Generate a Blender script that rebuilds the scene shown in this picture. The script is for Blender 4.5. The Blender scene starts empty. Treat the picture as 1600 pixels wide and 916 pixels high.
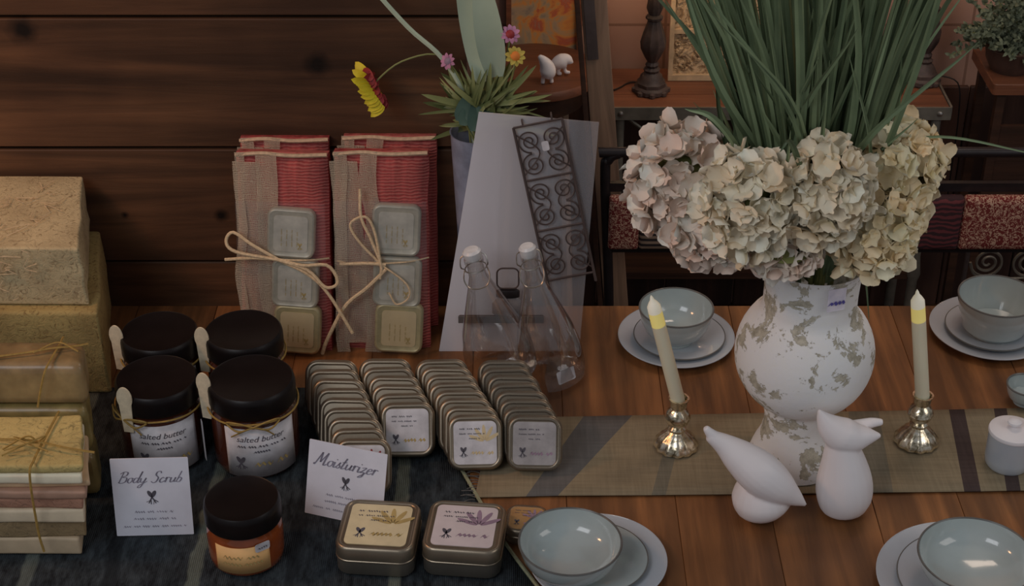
import bpy, bmesh, math, random
from mathutils import Vector, Matrix, Euler, noise
random.seed(7)
S = bpy.context.scene
COL = S.collection
PI = math.pi
R = math.radians
# ------------------------------------------------------------------ camera
F = 2600.0; PITCH = R(32); CAM = Vector((0, 0, 2.69)); TZ = 0.75
cd = bpy.data.cameras.new('camera'); cam = bpy.data.objects.new('camera', cd); COL.objects.link(cam)
cam.location = CAM; cam.rotation_euler = (PI/2 - PITCH, 0, 0)
cd.sensor_width = 36; cd.lens = 36*F/1600; cd.clip_end = 60; cd.clip_start = 0.05
S.camera = cam
# ------------------------------------------------------------------ light
S.view_settings.view_transform = 'Standard'; S.view_settings.look = 'None'
S.view_settings.exposure = -0.95; S.view_settings.gamma = 1; S.view_settings.use_curve_mapping = False
w = bpy.data.worlds.new('world'); S.world = w; w.use_nodes = True
w.node_tree.nodes['Background'].inputs[0].default_value = (0.86, 0.9, 1.0, 1)
w.node_tree.nodes['Background'].inputs[1].default_value = 0.36
def area(name, loc, target, size, power, col):
    l = bpy.data.lights.new(name, 'AREA'); l.shape = 'RECTANGLE'; l.size = size[0]; l.size_y = size[1]
    l.energy = power; l.color = col
    o = bpy.data.objects.new(name, l); COL.objects.link(o); o.location = loc
    o.rotation_euler = (Vector(target)-Vector(loc)).to_track_quat('-Z', 'Y').to_euler()
    return o
area('window_daylight', (-1.9, -0.2, 3.6), (0.1, 2.6, .8), (1.8, 1.6), 62, (0.93, 0.95, 1.0))
area('side_daylight', (2.6, 1.2, 2.6), (0.3, 2.7, .9), (1.2, 1.2), 16, (1.0, .93, .88))
area('warm_ceiling_lamp', (-1.75, 2.3, 2.4), (-1.05, 3.06, 1.3), (.3, .3), 15, (1.0, .5, .24))
area('back_room_fill', (1.0, 3.3, 2.75), (.8, 4.0, .9), (.9, .4), 13, (1.0, .78, .62))  # added fill that brightens the room behind the table, not a real fixture

def ray(px, py):
    a, b = (px-800)/F, (458-py)/F
    return Vector((a, math.cos(PITCH)+b*math.sin(PITCH), -math.sin(PITCH)+b*math.cos(PITCH)))
def at(px, py, z=TZ):
    d = ray(px, py); return CAM + d*((z-CAM.z)/d.z)
def atY(px, py, Y):
    d = ray(px, py); return CAM + d*(Y/d.y)
def scl(p):                     # metres per pixel at point p
    v = p-CAM; return (v.y*math.cos(PITCH) - v.z*math.sin(PITCH))/F

# ------------------------------------------------------------------ materials
def lin(c): c /= 255; return c/12.92 if c <= .04045 else ((c+.055)/1.055)**2.4
def C(r, g, b, k=0.33): return tuple(min(.93, lin(x)/k) for x in (r, g, b)) + (1,)
class N:
    def __init__(s, name):
        s.m = bpy.data.materials.new(name); s.m.use_nodes = True
        s.t = s.m.node_tree; s.p = s.t.nodes['Principled BSDF']; s.out = s.t.nodes['Material Output']
    def n(s, ty, **kw):
        x = s.t.nodes.new(ty)
        for k, v in kw.items():
            if k.startswith('i_'):
                key = k[2:]; x.inputs[int(key) if key.isdigit() else key].default_value = v
            else: setattr(x, k, v)
        return x
    def l(s, a, b): s.t.links.new(a, b)
    def coord(s, scale=(1, 1, 1), kind='Object', loc=(0, 0, 0), rot=(0, 0, 0)):
        tc = s.n('ShaderNodeTexCoord'); mp = s.n('ShaderNodeMapping')
        mp.inputs['Scale'].default_value = scale; mp.inputs['Location'].default_value = loc; mp.inputs['Rotation'].default_value = rot
        s.l(tc.outputs[kind], mp.inputs[0]); return mp.outputs[0]
    def noise(s, vec, scale, detail=4, rough=.55, dist=0):
        x = s.n('ShaderNodeTexNoise'); x.inputs['Scale'].default_value = scale; x.inputs['Detail'].default_value = detail
        x.inputs['Roughness'].default_value = rough; x.inputs['Distortion'].default_value = dist
        s.l(vec, x.inputs['Vector']); return x.outputs[0]
    def ramp(s, fac, stops, interp='LINEAR'):
        x = s.n('ShaderNodeValToRGB'); x.color_ramp.interpolation = interp
        e = x.color_ramp.elements
        while len(e) < len(stops): e.new(.5)
        for el, (p, c) in zip(e, stops): el.position = p; el.color = c
        s.l(fac, x.inputs[0]); return x.outputs[0]
    def mix(s, fac, a, b, mode='MIX'):
        x = s.n('ShaderNodeMix', data_type='RGBA', blend_type=mode)
        for sock, v in ((x.inputs[0], fac), (x.inputs[6], a), (x.inputs[7], b)):
            if isinstance(v, (int, float)): sock.default_value = v
            elif isinstance(v, tuple): sock.default_value = v
            else: s.l(v, sock)
        return x.outputs[2]
    def math(s, op, a, b=0.0, c=None):
        x = s.n('ShaderNodeMath', operation=op)
        for i, v in enumerate((a, b) if c is None else (a, b, c)):
            if isinstance(v, (int, float)): x.inputs[i].default_value = v
            else: s.l(v, x.inputs[i])
        return x.outputs[0]
    def bump(s, h, st=.3, d=.01):
        x = s.n('ShaderNodeBump'); x.inputs['Strength'].default_value = st; x.inputs['Distance'].default_value = d
        s.l(h, x.inputs['Height']); s.l(x.outputs[0], s.p.inputs['Normal'])
    def col(s, v):
        if isinstance(v, tuple): s.p.inputs['Base Color'].default_value = v
        else: s.l(v, s.p.inputs['Base Color'])
    def fin(s, rough=.5, metal=0, coat=0, spec=.5, sub=0, trans=0):
        i = s.p.inputs
        i['Roughness'].default_value = rough; i['Metallic'].default_value = metal; i['Coat Weight'].default_value = coat
        i['Specular IOR Level'].default_value = spec; i['Subsurface Weight'].default_value = sub
        i['Transmission Weight'].default_value = trans
        return s.m
def plain(name, c, rough=.5, metal=0, var=.25, sc=30, bump=.1, bd=.002, **kw):
    m = N(name); v = m.coord(); f = m.noise(v, sc, 5)
    d = tuple(x*(1-var) for x in c[:3])+(1,); h = tuple(min(.95, x*(1+var*.6)) for x in c[:3])+(1,)
    m.col(m.ramp(f, [(.3, d), (.7, h)]))
    if bump: m.bump(f, bump, bd)
    return m.fin(rough, metal, **kw)
def ghost(base, alpha):          # see-through version: thin translucent plastic / acrylic
    m = base.copy(); t = m.node_tree; out = t.nodes['Material Output']
    src = out.inputs[0].links[0].from_socket
    tr = t.nodes.new('ShaderNodeBsdfTransparent'); mx = t.nodes.new('ShaderNodeMixShader'); mx.inputs[0].default_value = alpha
    t.links.new(tr.outputs[0], mx.inputs[1]); t.links.new(src, mx.inputs[2]); t.links.new(mx.outputs[0], out.inputs[0])
    return m
def wood(name, lo, hi, axis, gs=14, rough=.5, island=.35, knots=(), spec=.4, band=None):
    m = N(name)
    sc = [1.0, 1.0, 1.0]; sc[axis] = .07
    geo = m.n('ShaderNodeNewGeometry'); isl = geo.outputs['Random Per Island']
    tc = m.n('ShaderNodeTexCoord'); add = m.n('ShaderNodeVectorMath', operation='MULTIPLY_ADD')
    comb = m.n('ShaderNodeCombineXYZ')
    for i in range(3): m.l(isl, comb.inputs[i])
    m.l(comb.outputs[0], add.inputs[0]); add.inputs[1].default_value = (7, 7, 7); m.l(tc.outputs['Object'], add.inputs[2])
    mp = m.n('ShaderNodeMapping'); mp.inputs['Scale'].default_value = sc; m.l(add.outputs[0], mp.inputs[0])
    g = m.noise(mp.outputs[0], gs*3.2, 8, .62, 1.2)
    g2 = m.noise(mp.outputs[0], gs*.8, 3, .5, 2.5)
    w_ = m.n('ShaderNodeTexWave', wave_type='RINGS', rings_direction='XYZ'[axis]); w_.inputs['Scale'].default_value = gs*.5
    w_.inputs['Distortion'].default_value = 9; w_.inputs['Detail'].default_value = 4; w_.inputs['Detail Scale'].default_value = 1.6
    m.l(mp.outputs[0], w_.inputs['Vector'])
    mid = tuple((a+b)/2 for a, b in zip(lo, hi))
    c1 = m.ramp(g, [(.25, lo), (.5, mid), (.75, hi)])
    c1 = m.mix(.3, c1, m.ramp(w_.outputs[0], [(.1, lo), (.6, hi)]))
    c2 = m.mix(m.ramp(g2, [(.35, (.75, .75, .75, 1)), (.7, (0, 0, 0, 1))]), c1, lo)
    bl = m.noise(tc.outputs['Object'], 2.2, 3)
    c2 = m.mix(.8, c2, m.ramp(bl, [(.35, (.55, .53, .55, 1)), (.65, (1.15, 1.12, 1.05, 1))]), 'MULTIPLY')
    iv = m.math('MULTIPLY_ADD', isl, island, 1-island*.5)
    hs = m.n('ShaderNodeHueSaturation'); m.l(iv, hs.inputs['Value']); m.l(c2, hs.inputs['Color']); c2 = hs.outputs[0]
    for (kx, ky, kz, kr) in knots:
        ds = m.n('ShaderNodeVectorMath', operation='DISTANCE'); nz = m.noise(tc.outputs['Object'], 22, 3)
        m.l(tc.outputs['Object'], ds.inputs[0]); ds.inputs[1].default_value = (kx, ky, kz)
        dd = m.math('ADD', ds.outputs['Value'], m.math('MULTIPLY', nz, kr*.9))
        c2 = m.mix(m.ramp(m.math('DIVIDE', dd, kr*2), [(.35, (1, 1, 1, 1)), (.75, (0, 0, 0, 1))]), c2, tuple(x*.18 for x in lo[:3])+(1,))
    m.col(c2); m.bump(g, .35, .004)
    return m.fin(rough, 0, spec=spec)

# ------------------------------------------------------------------ mesh helpers
def T(x=0, y=0, z=0): return Matrix.Translation((x, y, z))
def RX(a): return Matrix.Rotation(a, 4, 'X')
def RY(a): return Matrix.Rotation(a, 4, 'Y')
def RZ(a): return Matrix.Rotation(a, 4, 'Z')
class MB:
    def __init__(s): s.v = []; s.f = []; s.mi = []
    def add(s, vs, fs, M=None, mi=0):
        o = len(s.v)
        s.v += [tuple(M @ Vector(p)) if M else tuple(p) for p in vs]
        s.f += [tuple(i+o for i in f) for f in fs]; s.mi += [mi]*len(fs); return s
    def box(s, c, d, M=None, mi=0):
        x, y, z = c; a, b, e = d[0]/2, d[1]/2, d[2]/2
        vs = [(x+i*a, y+j*b, z+k*e) for i in (-1, 1) for j in (-1, 1) for k in (-1, 1)]
        return s.add(vs, [(0, 1, 3, 2), (4, 6, 7, 5), (0, 4, 5, 1), (2, 3, 7, 6), (0, 2, 6, 4), (1, 5, 7, 3)], M, mi)
    def loft(s, rings, cap0=True, cap1=True, M=None, mi=0, closed=False):
        n = len(rings[0]); vs = [p for r in rings for p in r]; fs = []
        m = len(rings)
        for i in range(m if closed else m-1):
            for j in range(n):
                a, b = i*n+j, i*n+(j+1) % n; i2 = (i+1) % m
                fs.append((a, b, i2*n+(j+1) % n, i2*n+j))
        if cap0 and not closed: fs.append(tuple(range(n))[::-1])
        if cap1 and not closed: fs.append(tuple((m-1)*n+j for j in range(n)))
        return s.add(vs, fs, M, mi)
    def lathe(s, prof, n=48, M=None, mi=0, cap=True, sq=None):
        rings = []
        for (r, z) in prof:
            rings.append([(max(r, 1e-5)*math.cos(2*PI*k/n), max(r, 1e-5)*math.sin(2*PI*k/n), z) for k in range(n)])
        return s.loft(rings, cap, cap, M, mi)
    def tube(s, pts, r, n=8, M=None, mi=0, closed=False):
        pts = [Vector(p) for p in pts]; m = len(pts)
        rs = r if isinstance(r, (list, tuple)) else [r]*m
        rings = []; up = Vector((0, 0, 1)); pn = None
        for i, p in enumerate(pts):
            if closed: t = pts[(i+1) % m]-pts[i-1]
            else: t = pts[min(i+1, m-1)]-pts[max(i-1, 0)]
            if t.length < 1e-9: t = Vector((0, 0, 1))
            t.normalize()
            if pn is None: pn = t.orthogonal().normalized()
            pn = (pn - t*pn.dot(t))
            if pn.length < 1e-6: pn = t.orthogonal()
            pn.normalize(); b = t.cross(pn)
            rings.append([p+(pn*math.cos(2*PI*k/n)+b*math.sin(2*PI*k/n))*rs[i] for k in range(n)])
        return s.loft(rings, True, True, M, mi, closed)
    def rr(s, w, d, r, levels, M=None, mi=0, seg=6):       # rounded-rectangle loft; levels = [(z, inset)]
        return s.loft([rrpts(w-2*i, d-2*i, max(r-i, .0008), z, seg) for (z, i) in levels], True, True, M, mi)
    def build(s, name, mats, parent=None, M=None, smooth=True, ang=40):
        me = bpy.data.meshes.new(name); me.from_pydata(s.v, [], s.f)
        mats = mats if isinstance(mats, (list, tuple)) else [mats]
        for m in mats: me.materials.append(m)
        me.polygons.foreach_set('material_index', s.mi)
        bm = bmesh.new(); bm.from_mesh(me); bmesh.ops.recalc_face_normals(bm, faces=bm.faces); bm.to_mesh(me); bm.free()
        if smooth:
            me.polygons.foreach_set('use_smooth', [True]*len(me.polygons))
            try: me.set_sharp_from_angle(angle=R(ang))
            except Exception: pass
        o = bpy.data.objects.new(name, me); COL.objects.link(o)
        if parent: o.parent = parent
        if M: o.matrix_local = M
        return o
def rrpts(w, d, r, z, seg=6):
    out = []
    for (sx, sy, a0) in ((1, 1, 0), (-1, 1, PI/2), (-1, -1, PI), (1, -1, 1.5*PI)):
        for k in range(seg+1):
            a = a0+k*PI/2/seg
            out.append((sx*(w/2-r)+r*math.cos(a), sy*(d/2-r)+r*math.sin(a), z))
    return out
def bez(pts, n=24):                                        # Catmull-Rom through points
    P = [Vector(p) for p in pts]; P = [P[0]*2-P[1]]+P+[P[-1]*2-P[-2]]; out = []
    segs = len(P)-3
    for i in range(n):
        t = i/(n-1)*segs; k = min(int(t), segs-1); t -= k; a, b, c, d = P[k:k+4]
        out.append(.5*((2*b)+(c-a)*t+(2*a-5*b+4*c-d)*t*t+(3*b-a-3*c+d)*t**3))
    return out
def tag(o, label=None, cat=None, group=None, kind=None):
    if label: o['label'] = label
    if cat: o['category'] = cat
    if group: o['group'] = group
    if kind: o['kind'] = kind
    return o
def thing(name, label, cat, M=None, group=None):
    o = bpy.data.objects.new(name, None); COL.objects.link(o); o.empty_display_size = .05
    if M is not None: o.matrix_world = M
    return tag(o, label, cat, group)
def struct(name, mb, m, M=None, smooth=False): return tag(mb.build(name, m, None, M, smooth), kind='structure')
def copy_tree(o, parent=None):
    c = o.copy(); COL.objects.link(c); c.parent = parent
    for ch in [x for x in bpy.data.objects if x.parent == o]: copy_tree(ch, c)
    return c
_tc = {}
def text_geo(txt, size, shear=0):
    k = (txt, size, shear)
    if k not in _tc:
        cu = bpy.data.curves.new('t', 'FONT'); cu.body = txt; cu.size = size; cu.shear = shear; cu.align_x = 'CENTER'; cu.resolution_u = 3
        o = bpy.data.objects.new('t', cu); COL.objects.link(o); bpy.context.view_layer.update()
        me = bpy.data.meshes.new_from_object(o.evaluated_get(bpy.context.evaluated_depsgraph_get()))
        _tc[k] = ([tuple(v.co) for v in me.vertices], [tuple(p.vertices) for p in me.polygons])
        bpy.data.objects.remove(o); bpy.data.meshes.remove(me); bpy.data.curves.remove(cu)
    return _tc[k]
def scribble(mb, x0, x1, y, h, M=None, seed=0, mi=0, th=None):
    """a line of print too small to read: word-shaped wavy strokes"""
    rn = random.Random(seed); x = x0; th = th or h*.3
    while x < x1-h:
        wl = min(rn.uniform(3, 7)*h*.8, x1-x); k = max(3, int(wl/(h*.45)))
        pts = []
        for i in range(k+1): pts.append((x+wl*i/k, y+(h*.5 if i % 2 else -h*.5)*rn.uniform(.5, 1)))
        vs = []; fs = []
        for i, (a, b) in enumerate(pts): vs += [(a-th/2, b-th/2, 0), (a+th/2, b+th/2, 0)]
        for i in range(k): fs.append((2*i, 2*i+1, 2*i+3, 2*i+2))
        mb.add(vs, fs, M, mi); x += wl+h*.8
def emblem(mb, cx, cy, s, M=None, mi=0):
    """crossed-sprig mark: two slanted blades crossing, each with a forked foot"""
    for sg in (-1, 1):
        A = T(cx, cy, 0) @ RZ(sg*R(28))
        MM = (M @ A) if M else A
        n = 14; vs = [(.13*s*math.cos(2*PI*k/n), .26*s+.27*s*math.sin(2*PI*k/n), 0) for k in range(n)]
        mb.add(vs, [tuple(range(n))], MM, mi)
        mb.add([(-.035*s, -.5*s, 0), (.035*s, -.5*s, 0), (.05*s, .1*s, 0), (-.05*s, .1*s, 0)], [(0, 1, 2, 3)], MM, mi)
        for q in (-1, 1):
            mb.add([(0, -.22*s, 0), (.05*s, -.2*s, 0), (q*.17*s+.03*s, -.48*s, 0), (q*.17*s-.03*s, -.5*s, 0)], [(0, 1, 2, 3)], MM, mi)
def quadframe(pA, pB, lean):
    """frame on a table: origin pA (bottom-left), u towards pB (bottom-right), v up the face leaning back by `lean`, w out to the viewer"""
    u = (pB-pA); u.z = 0; W = u.length; u.normalize()
    back = Vector((-u.y, u.x, 0)); v = (Vector((0, 0, 1))*math.cos(lean)+back*math.sin(lean)); w_ = u.cross(v)
    M = Matrix((( u.x, v.x, w_.x, pA.x), (u.y, v.y, w_.y, pA.y), (u.z, v.z, w_.z, pA.z), (0, 0, 0, 1)))
    return M, W
def to_plane(M, px, py):
    n = Vector((M[0][2], M[1][2], M[2][2])); o = M.translation; d = ray(px, py)
    p = CAM + d*((o-CAM).dot(n)/d.dot(n)); q = M.inverted() @ p; return q

# ------------------------------------------------------------------ palette
m_wallwood = wood('dark plank wood', C(37, 25, 17), C(88, 60, 40), 0, 7, .62, .35,
                  knots=[tuple(atY(495, 100, 3.06))+(.03,), tuple(atY(35, 48, 3.06))+(.035,), tuple(atY(345, 338, 3.06))+(.018,), tuple(atY(195, 337, 3.06))+(.01,)], spec=.25)
m_seam = plain('dark gap', C(10, 6, 4), .9)
m_table = wood('oiled pine table wood', C(60, 39, 23), C(122, 81, 47), 1, 10, .42, .25, spec=.35)
m_darkwood = wood('dark stained wood', C(34, 22, 16), C(60, 38, 26), 0, 12, .5)
m_brownwood = wood('reddish brown wood top', C(66, 40, 28), C(94, 58, 40), 0, 12, .4)
m_oldwood = wood('weathered grey brown wood', C(82, 66, 54), C(122, 98, 80), 2, 14, .7)
m_floor = wood('floor boards', C(44, 30, 20), C(74, 50, 34), 0, 8, .55)
m_black = plain('black lacquered metal', C(24, 21, 22), .35, .3)
m_iron = plain('dark wrought iron', C(52, 44, 42), .6, .3)
m_lid = plain('glossy black plastic lid', C(10, 7, 7), .38, spec=.25, bump=0)
m_amber = plain('amber glass', C(44, 20, 12), .12, coat=.6, bump=0, var=.15)
m_amber2 = plain('clear orange amber glass', C(84, 38, 14), .12, coat=.6, bump=0, var=.2)
m_paper = plain('white label paper', C(132, 130, 132), .6, bump=.03)
m_card = plain('white card', C(139, 139, 145), .6, var=.05, bump=.02)
m_cream = plain('cream label paper', C(134, 120, 92), .6, var=.08)
m_kraft = plain('pale gold label', C(152, 116, 74), .6, var=.1)
m_print = plain('dark grey print', C(52, 50, 56), .7, bump=0)
m_print2 = plain('soft grey print', C(98, 96, 104), .7, bump=0)
m_gold = plain('olive gold print', C(116, 100, 62), .7, bump=0)
m_purple = plain('mauve print', C(96, 80, 92), .7, bump=0)
m_twine = plain('straw coloured twine', C(140, 122, 96), .8, sc=200)
m_raffia = plain('golden raffia', C(100, 80, 38), .7, sc=150)
m_birch = plain('pale birch wood', C(142, 132, 112), .6, sc=60)
m_tin = plain('brushed tin', C(92, 87, 79), .42, .8, sc=14, var=.12)
m_tinlid = plain('tin lid metal', C(94, 86, 74), .36, .85, sc=14, var=.12)
m_steel = plain('steel wire', C(120, 116, 110), .3, .9)
m_glaze = plain('pale blue grey glaze', C(117, 121, 125), .16, coat=.5, sc=9, var=.08, bump=.02)
m_glaze2 = plain('pale green grey glaze', C(110, 117, 116), .14, coat=.6, sc=9, var=.1, bump=.02)
m_rim = plain('dark glaze rim', C(62, 62, 60), .3)
m_white = plain('matt white ceramic', C(160, 147, 147), .45, sc=5, var=.04, bump=.02)
m_candle = plain('ivory wax', C(146, 141, 122), .5, sc=10, var=.05, sub=.1)
m_cord = plain('black cord', C(18, 14, 12), .6)
m_pack = None

def leafmat(name, lo, hi, rough=.45, sc=8, stretch=None):
    m = N(name); geo = m.n('ShaderNodeNewGeometry')
    f = m.noise(m.coord(stretch or (1, 1, 1)), sc, 4)
    a = m.ramp(geo.outputs['Random Per Island'], [(0, lo), (1, hi)])
    m.col(m.mix(.35, a, m.ramp(f, [(.3, lo), (.7, hi)]))); return m.fin(rough, spec=.3)
m_grass = leafmat('grass blade green', C(32, 42, 28), C(92, 104, 78), .42)
m_petal = leafmat('blush cream petals', C(142, 122, 110), C(176, 156, 142), .6, 25)
m_petal2 = leafmat('pale green cream petals', C(144, 130, 108), C(174, 158, 140), .6, 25)
m_petal3 = leafmat('cream petals', C(150, 132, 104), C(182, 162, 134), .6, 25)
m_stem = leafmat('green stems', C(56, 62, 34), C(92, 94, 58))
m_bush = leafmat('grey green leaves', C(40, 46, 34), C(84, 88, 70), .6)
m_pale = leafmat('pale green leaf', C(86, 98, 84), C(126, 134, 116))
m_teal = leafmat('dark blue green leaf', C(36, 52, 46), C(56, 72, 62))
m_yellow = plain('yellow petals', C(168, 128, 20), .6, var=.3)
m_red = plain('dark red petals', C(92, 22, 22), .6)
m_pink = plain('pink petals', C(118, 78, 98), .6, var=.3)

def fibrous(name, base, dk, sc=60):
    m = N(name); v = m.coord()
    f = m.noise(v, sc, 6, .7, 2); f2 = m.noise(v, sc*.15, 3)
    c = m.ramp(f, [(.36, dk), (.46, base), (.7, tuple(min(.9, x*1.12) for x in base[:3])+(1,))])
    c = m.mix(m.ramp(f2, [(.4, (0, 0, 0, 1)), (.7, (.5, .5, .5, 1))]), c, dk)
    m.col(c); m.bump(f, .6, .006); return m.fin(.8)
m_fib = fibrous('fibrous handmade paper', C(132, 120, 92), C(92, 78, 56))
m_fib2 = fibrous('yellow fibrous soap', C(108, 94, 58), C(78, 62, 34))

# ================================================================== STRUCTURE
WY = 3.062                                                  # face of the plank wall, just behind the table
EX = atY(728, 60, WY).x
zs = [2.9, atY(0, -160, WY).z, atY(0, 27, WY).z, atY(0, 232, WY).z, atY(0, 410, WY).z, .62, .4, .2, 0]
mb = MB(); g = .0035
X0 = -3.2
for i in range(len(zs)-1):
    hi, lo = zs[i]-g, zs[i+1]+g
    if hi <= lo: continue
    d = .0 if i != 4 else .006
    cuts = [X0, EX]
    for a, b in zip(cuts[:-1], cuts[1:]):
        M = T((a+b)/2, WY+.012+d, (hi+lo)/2)
        mb.rr(b-a, hi-lo, .003, [(0, 0), (.022, 0), (.024, .0025)], M @ RX(PI/2) @ T(0, 0, -.012), seg=2)
struct('wall_left', mb, m_wallwood)
mb = MB().box(((X0+EX)/2, WY+.075, 1.45), (EX-X0-.004, .1, 2.9)); struct('wall_left_backing', mb, m_seam)
mb = MB()
for i in range(30): mb.box((0, -1+i*.22, -.02), (7.6, .215, .04))
struct('floor', mb, m_floor)
BW = 4.25                                                   # room wall beyond the table
mm = N('warm painted panel wall'); v = mm.coord(); br = mm.n('ShaderNodeTexBrick', offset=0.0)
mp = mm.coord((1, 1, 1), rot=(PI/2, 0, 0)); mm.l(mp, br.inputs['Vector'])
br.inputs['Scale'].default_value = 1; br.inputs['Brick Width'].default_value = .42; br.inputs['Row Height'].default_value = .3
br.inputs['Mortar Size'].default_value = .004; br.inputs['Color1'].default_value = C(118, 92, 80); br.inputs['Color2'].default_value = C(112, 86, 74)
br.inputs['Mortar'].default_value = C(92, 68, 56)
mm.col(br.outputs[0]); mm.bump(br.outputs['Fac'], .3, .004); m_pwall = mm.fin(.6)
struct('wall_back', MB().box((.6, BW+.05, 1.45), (6.4, .1, 2.9)), m_pwall)
m_shadewood = wood('shadow dark lower wall wood', C(34, 22, 18), C(58, 38, 30), 2, 12, .6)  # added lower wall boards, dark colour stands in for the shadow below the console
mb = MB()
for i in range(26): mb.rr(.2, .72, .003, [(0, 0), (.012, 0), (.014, .003)], T(-1.9+i*.205, BW, .36) @ RX(PI/2), seg=1)
struct('trim_1', mb, m_shadewood)

# ================================================================== TABLE
TE = at(800, 478).y; TF = 2.03
t = thing('dining_table', 'long reddish pine plank dining table carrying both the goods and the place settings', 'table', T(0, (TE+TF)/2, 0))
mb = MB(); x = -1.75; k = 0
ws = [.19, .16, .21, .18, .2, .17]
while x < 1.75:
    wd = ws[k % 6]; k += 1
    mb.rr(wd-.0008, TE-TF, .001, [(-.035, 0), (-.001, 0), (0, .0007)], T(x+wd/2, 0, TZ), seg=1); x += wd
mb.build('tabletop', m_table, t)
MB().box((0, 0, TZ-.085), (3.3, TE-TF-.16, .09)).build('apron', m_table, t)
for sx in (-1.6, 1.6):
    for sy in (-1, 1):
        MB().lathe([(.03, 0), (.034, .1), (.028, .12), (.04, .35), (.03, .5), (.045, .55), (.045, TZ-.04)], 20).build('leg', m_table, t, T(sx, sy*((TE-TF)/2-.1), 0))

# cloth (dark woven) ------------------------------------------------
m = N('dark blue black woven cloth'); v = m.coord()
wv = m.n('ShaderNodeTexWave', wave_type='BANDS', bands_direction='X'); wv.inputs['Scale'].default_value = 90; wv.inputs['Distortion'].default_value = 1.5; m.l(v, wv.inputs['Vector'])
n1 = m.noise(v, 90, 4, .7); n2 = m.noise(m.coord((1, .35, 1)), 55, 3, .8)
sx = m.n('ShaderNodeSeparateXYZ'); m.l(v, sx.inputs[0])
base = m.ramp(n2, [(.35, C(14, 16, 18)), (.7, C(38, 43, 46))])
for (xc, wd, cc, amt) in ((at(47, 890).x, .014, C(84, 90, 84), .5), (at(322, 830).x, .013, C(88, 94, 84), .55), (at(617, 905).x, .012, C(92, 96, 84), .55), (at(185, 860).x, .014, C(8, 9, 11), .8), (at(460, 860).x, .012, C(10, 11, 13), .7)):
    wob = m.math('MULTIPLY_ADD', m.noise(v, 14, 2), .03, -.015)
    d = m.math('ABSOLUTE', m.math('ADD', m.math('SUBTRACT', sx.outputs[0], xc), wob))
    msk = m.ramp(m.math('DIVIDE', d, wd*2), [(.35, (amt, amt, amt, 1)), (.55, (0, 0, 0, 1))])
    base = m.mix(m.mix(.6, msk, n2, 'MULTIPLY'), base, cc)
m.col(base); m.bump(m.math('ADD', wv.outputs[0], n1), .5, .003); m_cloth = m.fin(.9, spec=.2)
edgeR = [(640, 607), (690, 680), (742, 770), (790, 850), (850, 930), (900, 975)]
mb = MB(); rows = len(edgeR)
vs = []; fs = []; nx = 40
for (ex, ey) in edgeR:
    pr = at(ex, ey, TZ); x0 = -1.72
    for i in range(nx+1):
        a = i/nx; x = x0+(pr.x-x0)*a
        vs.append((x, pr.y, TZ+.0022+.0016*noise.noise((x*5, pr.y*5, 0))))
for j in range(rows-1):
    for i in range(nx):
        a = j*(nx+1)+i; fs.append((a, a+1, a+nx+2, a+nx+1))
mb.add(vs, fs); o = mb.build('woven_cloth', m_cloth)
sd = o.modifiers.new('s', 'SOLIDIFY'); sd.thickness = .002; sd.offset = -1
tag(o, 'dark blue-black woven cloth with faint pale stripes under the jars and cards', 'cloth')
mb = MB(); pts = bez([at(a, b, TZ+.004) for a, b in edgeR[:5]], 30)
mb.tube(pts, .0035, 6)
mb.build('selvedge', plain('pale green selvedge', C(92, 92, 72), .9, sc=120), o)

# runner ------------------------------------------------------------
def weave(name, c, k=.14):
    m = N(name); v = m.coord(); a = m.noise(m.coord((1, .06, 1)), 170, 2); b = m.noise(m.coord((.06, 1, 1)), 170, 2)
    f = m.math('MULTIPLY_ADD', a, .5, m.math('MULTIPLY', b, .5)); c0 = tuple(x*(1-k) for x in c[:3])+(1,); c1 = tuple(x*(1+k) for x in c[:3])+(1,)
    m.col(m.ramp(f, [(.35, c0), (.65, c1)])); m.bump(f, .15, .001); return m.fin(.85, spec=.2)
rm = [weave('olive taupe linen', C(86, 77, 61)), weave('slate grey linen stripe', C(61, 59, 57)), weave('dark brown linen stripe', C(44, 36, 34)), weave('grey brown linen stripe', C(72, 68, 58))]
bands = [(768, 742, 0), (912, 822, 0), (988, 872, 1), (1052, 1018, 0), (1072, 1040, 3), (1325, 1335, 0), (1372, 1395, 3), (1482, 1506, 0), (1506, 1532, 2), (1552, 1572, 0), (1572, 1594, 2), (1760, 1800, 0)]
mb = MB(); ny = 8
vs = []; fs = []; mi = []
for (a, b, _) in bands:
    for j in range(ny+1):
        u = j/ny; ya = 657-(a-768)*.0185; yb = 781-(a-768)*.0135
        p = at(a+(b-a)*u, ya+(yb-ya)*u, TZ); vs.append((p.x, p.y, TZ+.0058+.0012*noise.noise((p.x*9, p.y*9, 3))))
for i in range(len(bands)-1):
    for j in range(ny):
        q = i*(ny+1)+j; mb_i = bands[i+1][2]
        fs.append((q, q+ny+1, q+ny+2, q+1)); mi.append(mb_i)
mb.add(vs, fs); mb.mi = mi
o = mb.build('table_runner', rm); o.modifiers.new('s', 'SOLIDIFY').thickness = .0015
tag(o, 'olive taupe linen runner with dark stripes lying along the table under the vase', 'table runner')
mb = MB()
for j in range(34):
    u = j/33; p = at(768-26*u, 657+124*u, TZ+.005); L = random.uniform(.018, .03)
    mb.tube(bez([p, p+Vector((-L*.5, random.uniform(-.004, .004), .002)), p+Vector((-L, random.uniform(-.009, .009), -.001))], 6), .0009, 4)
mb.build('fringe', rm[1], o)

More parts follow.
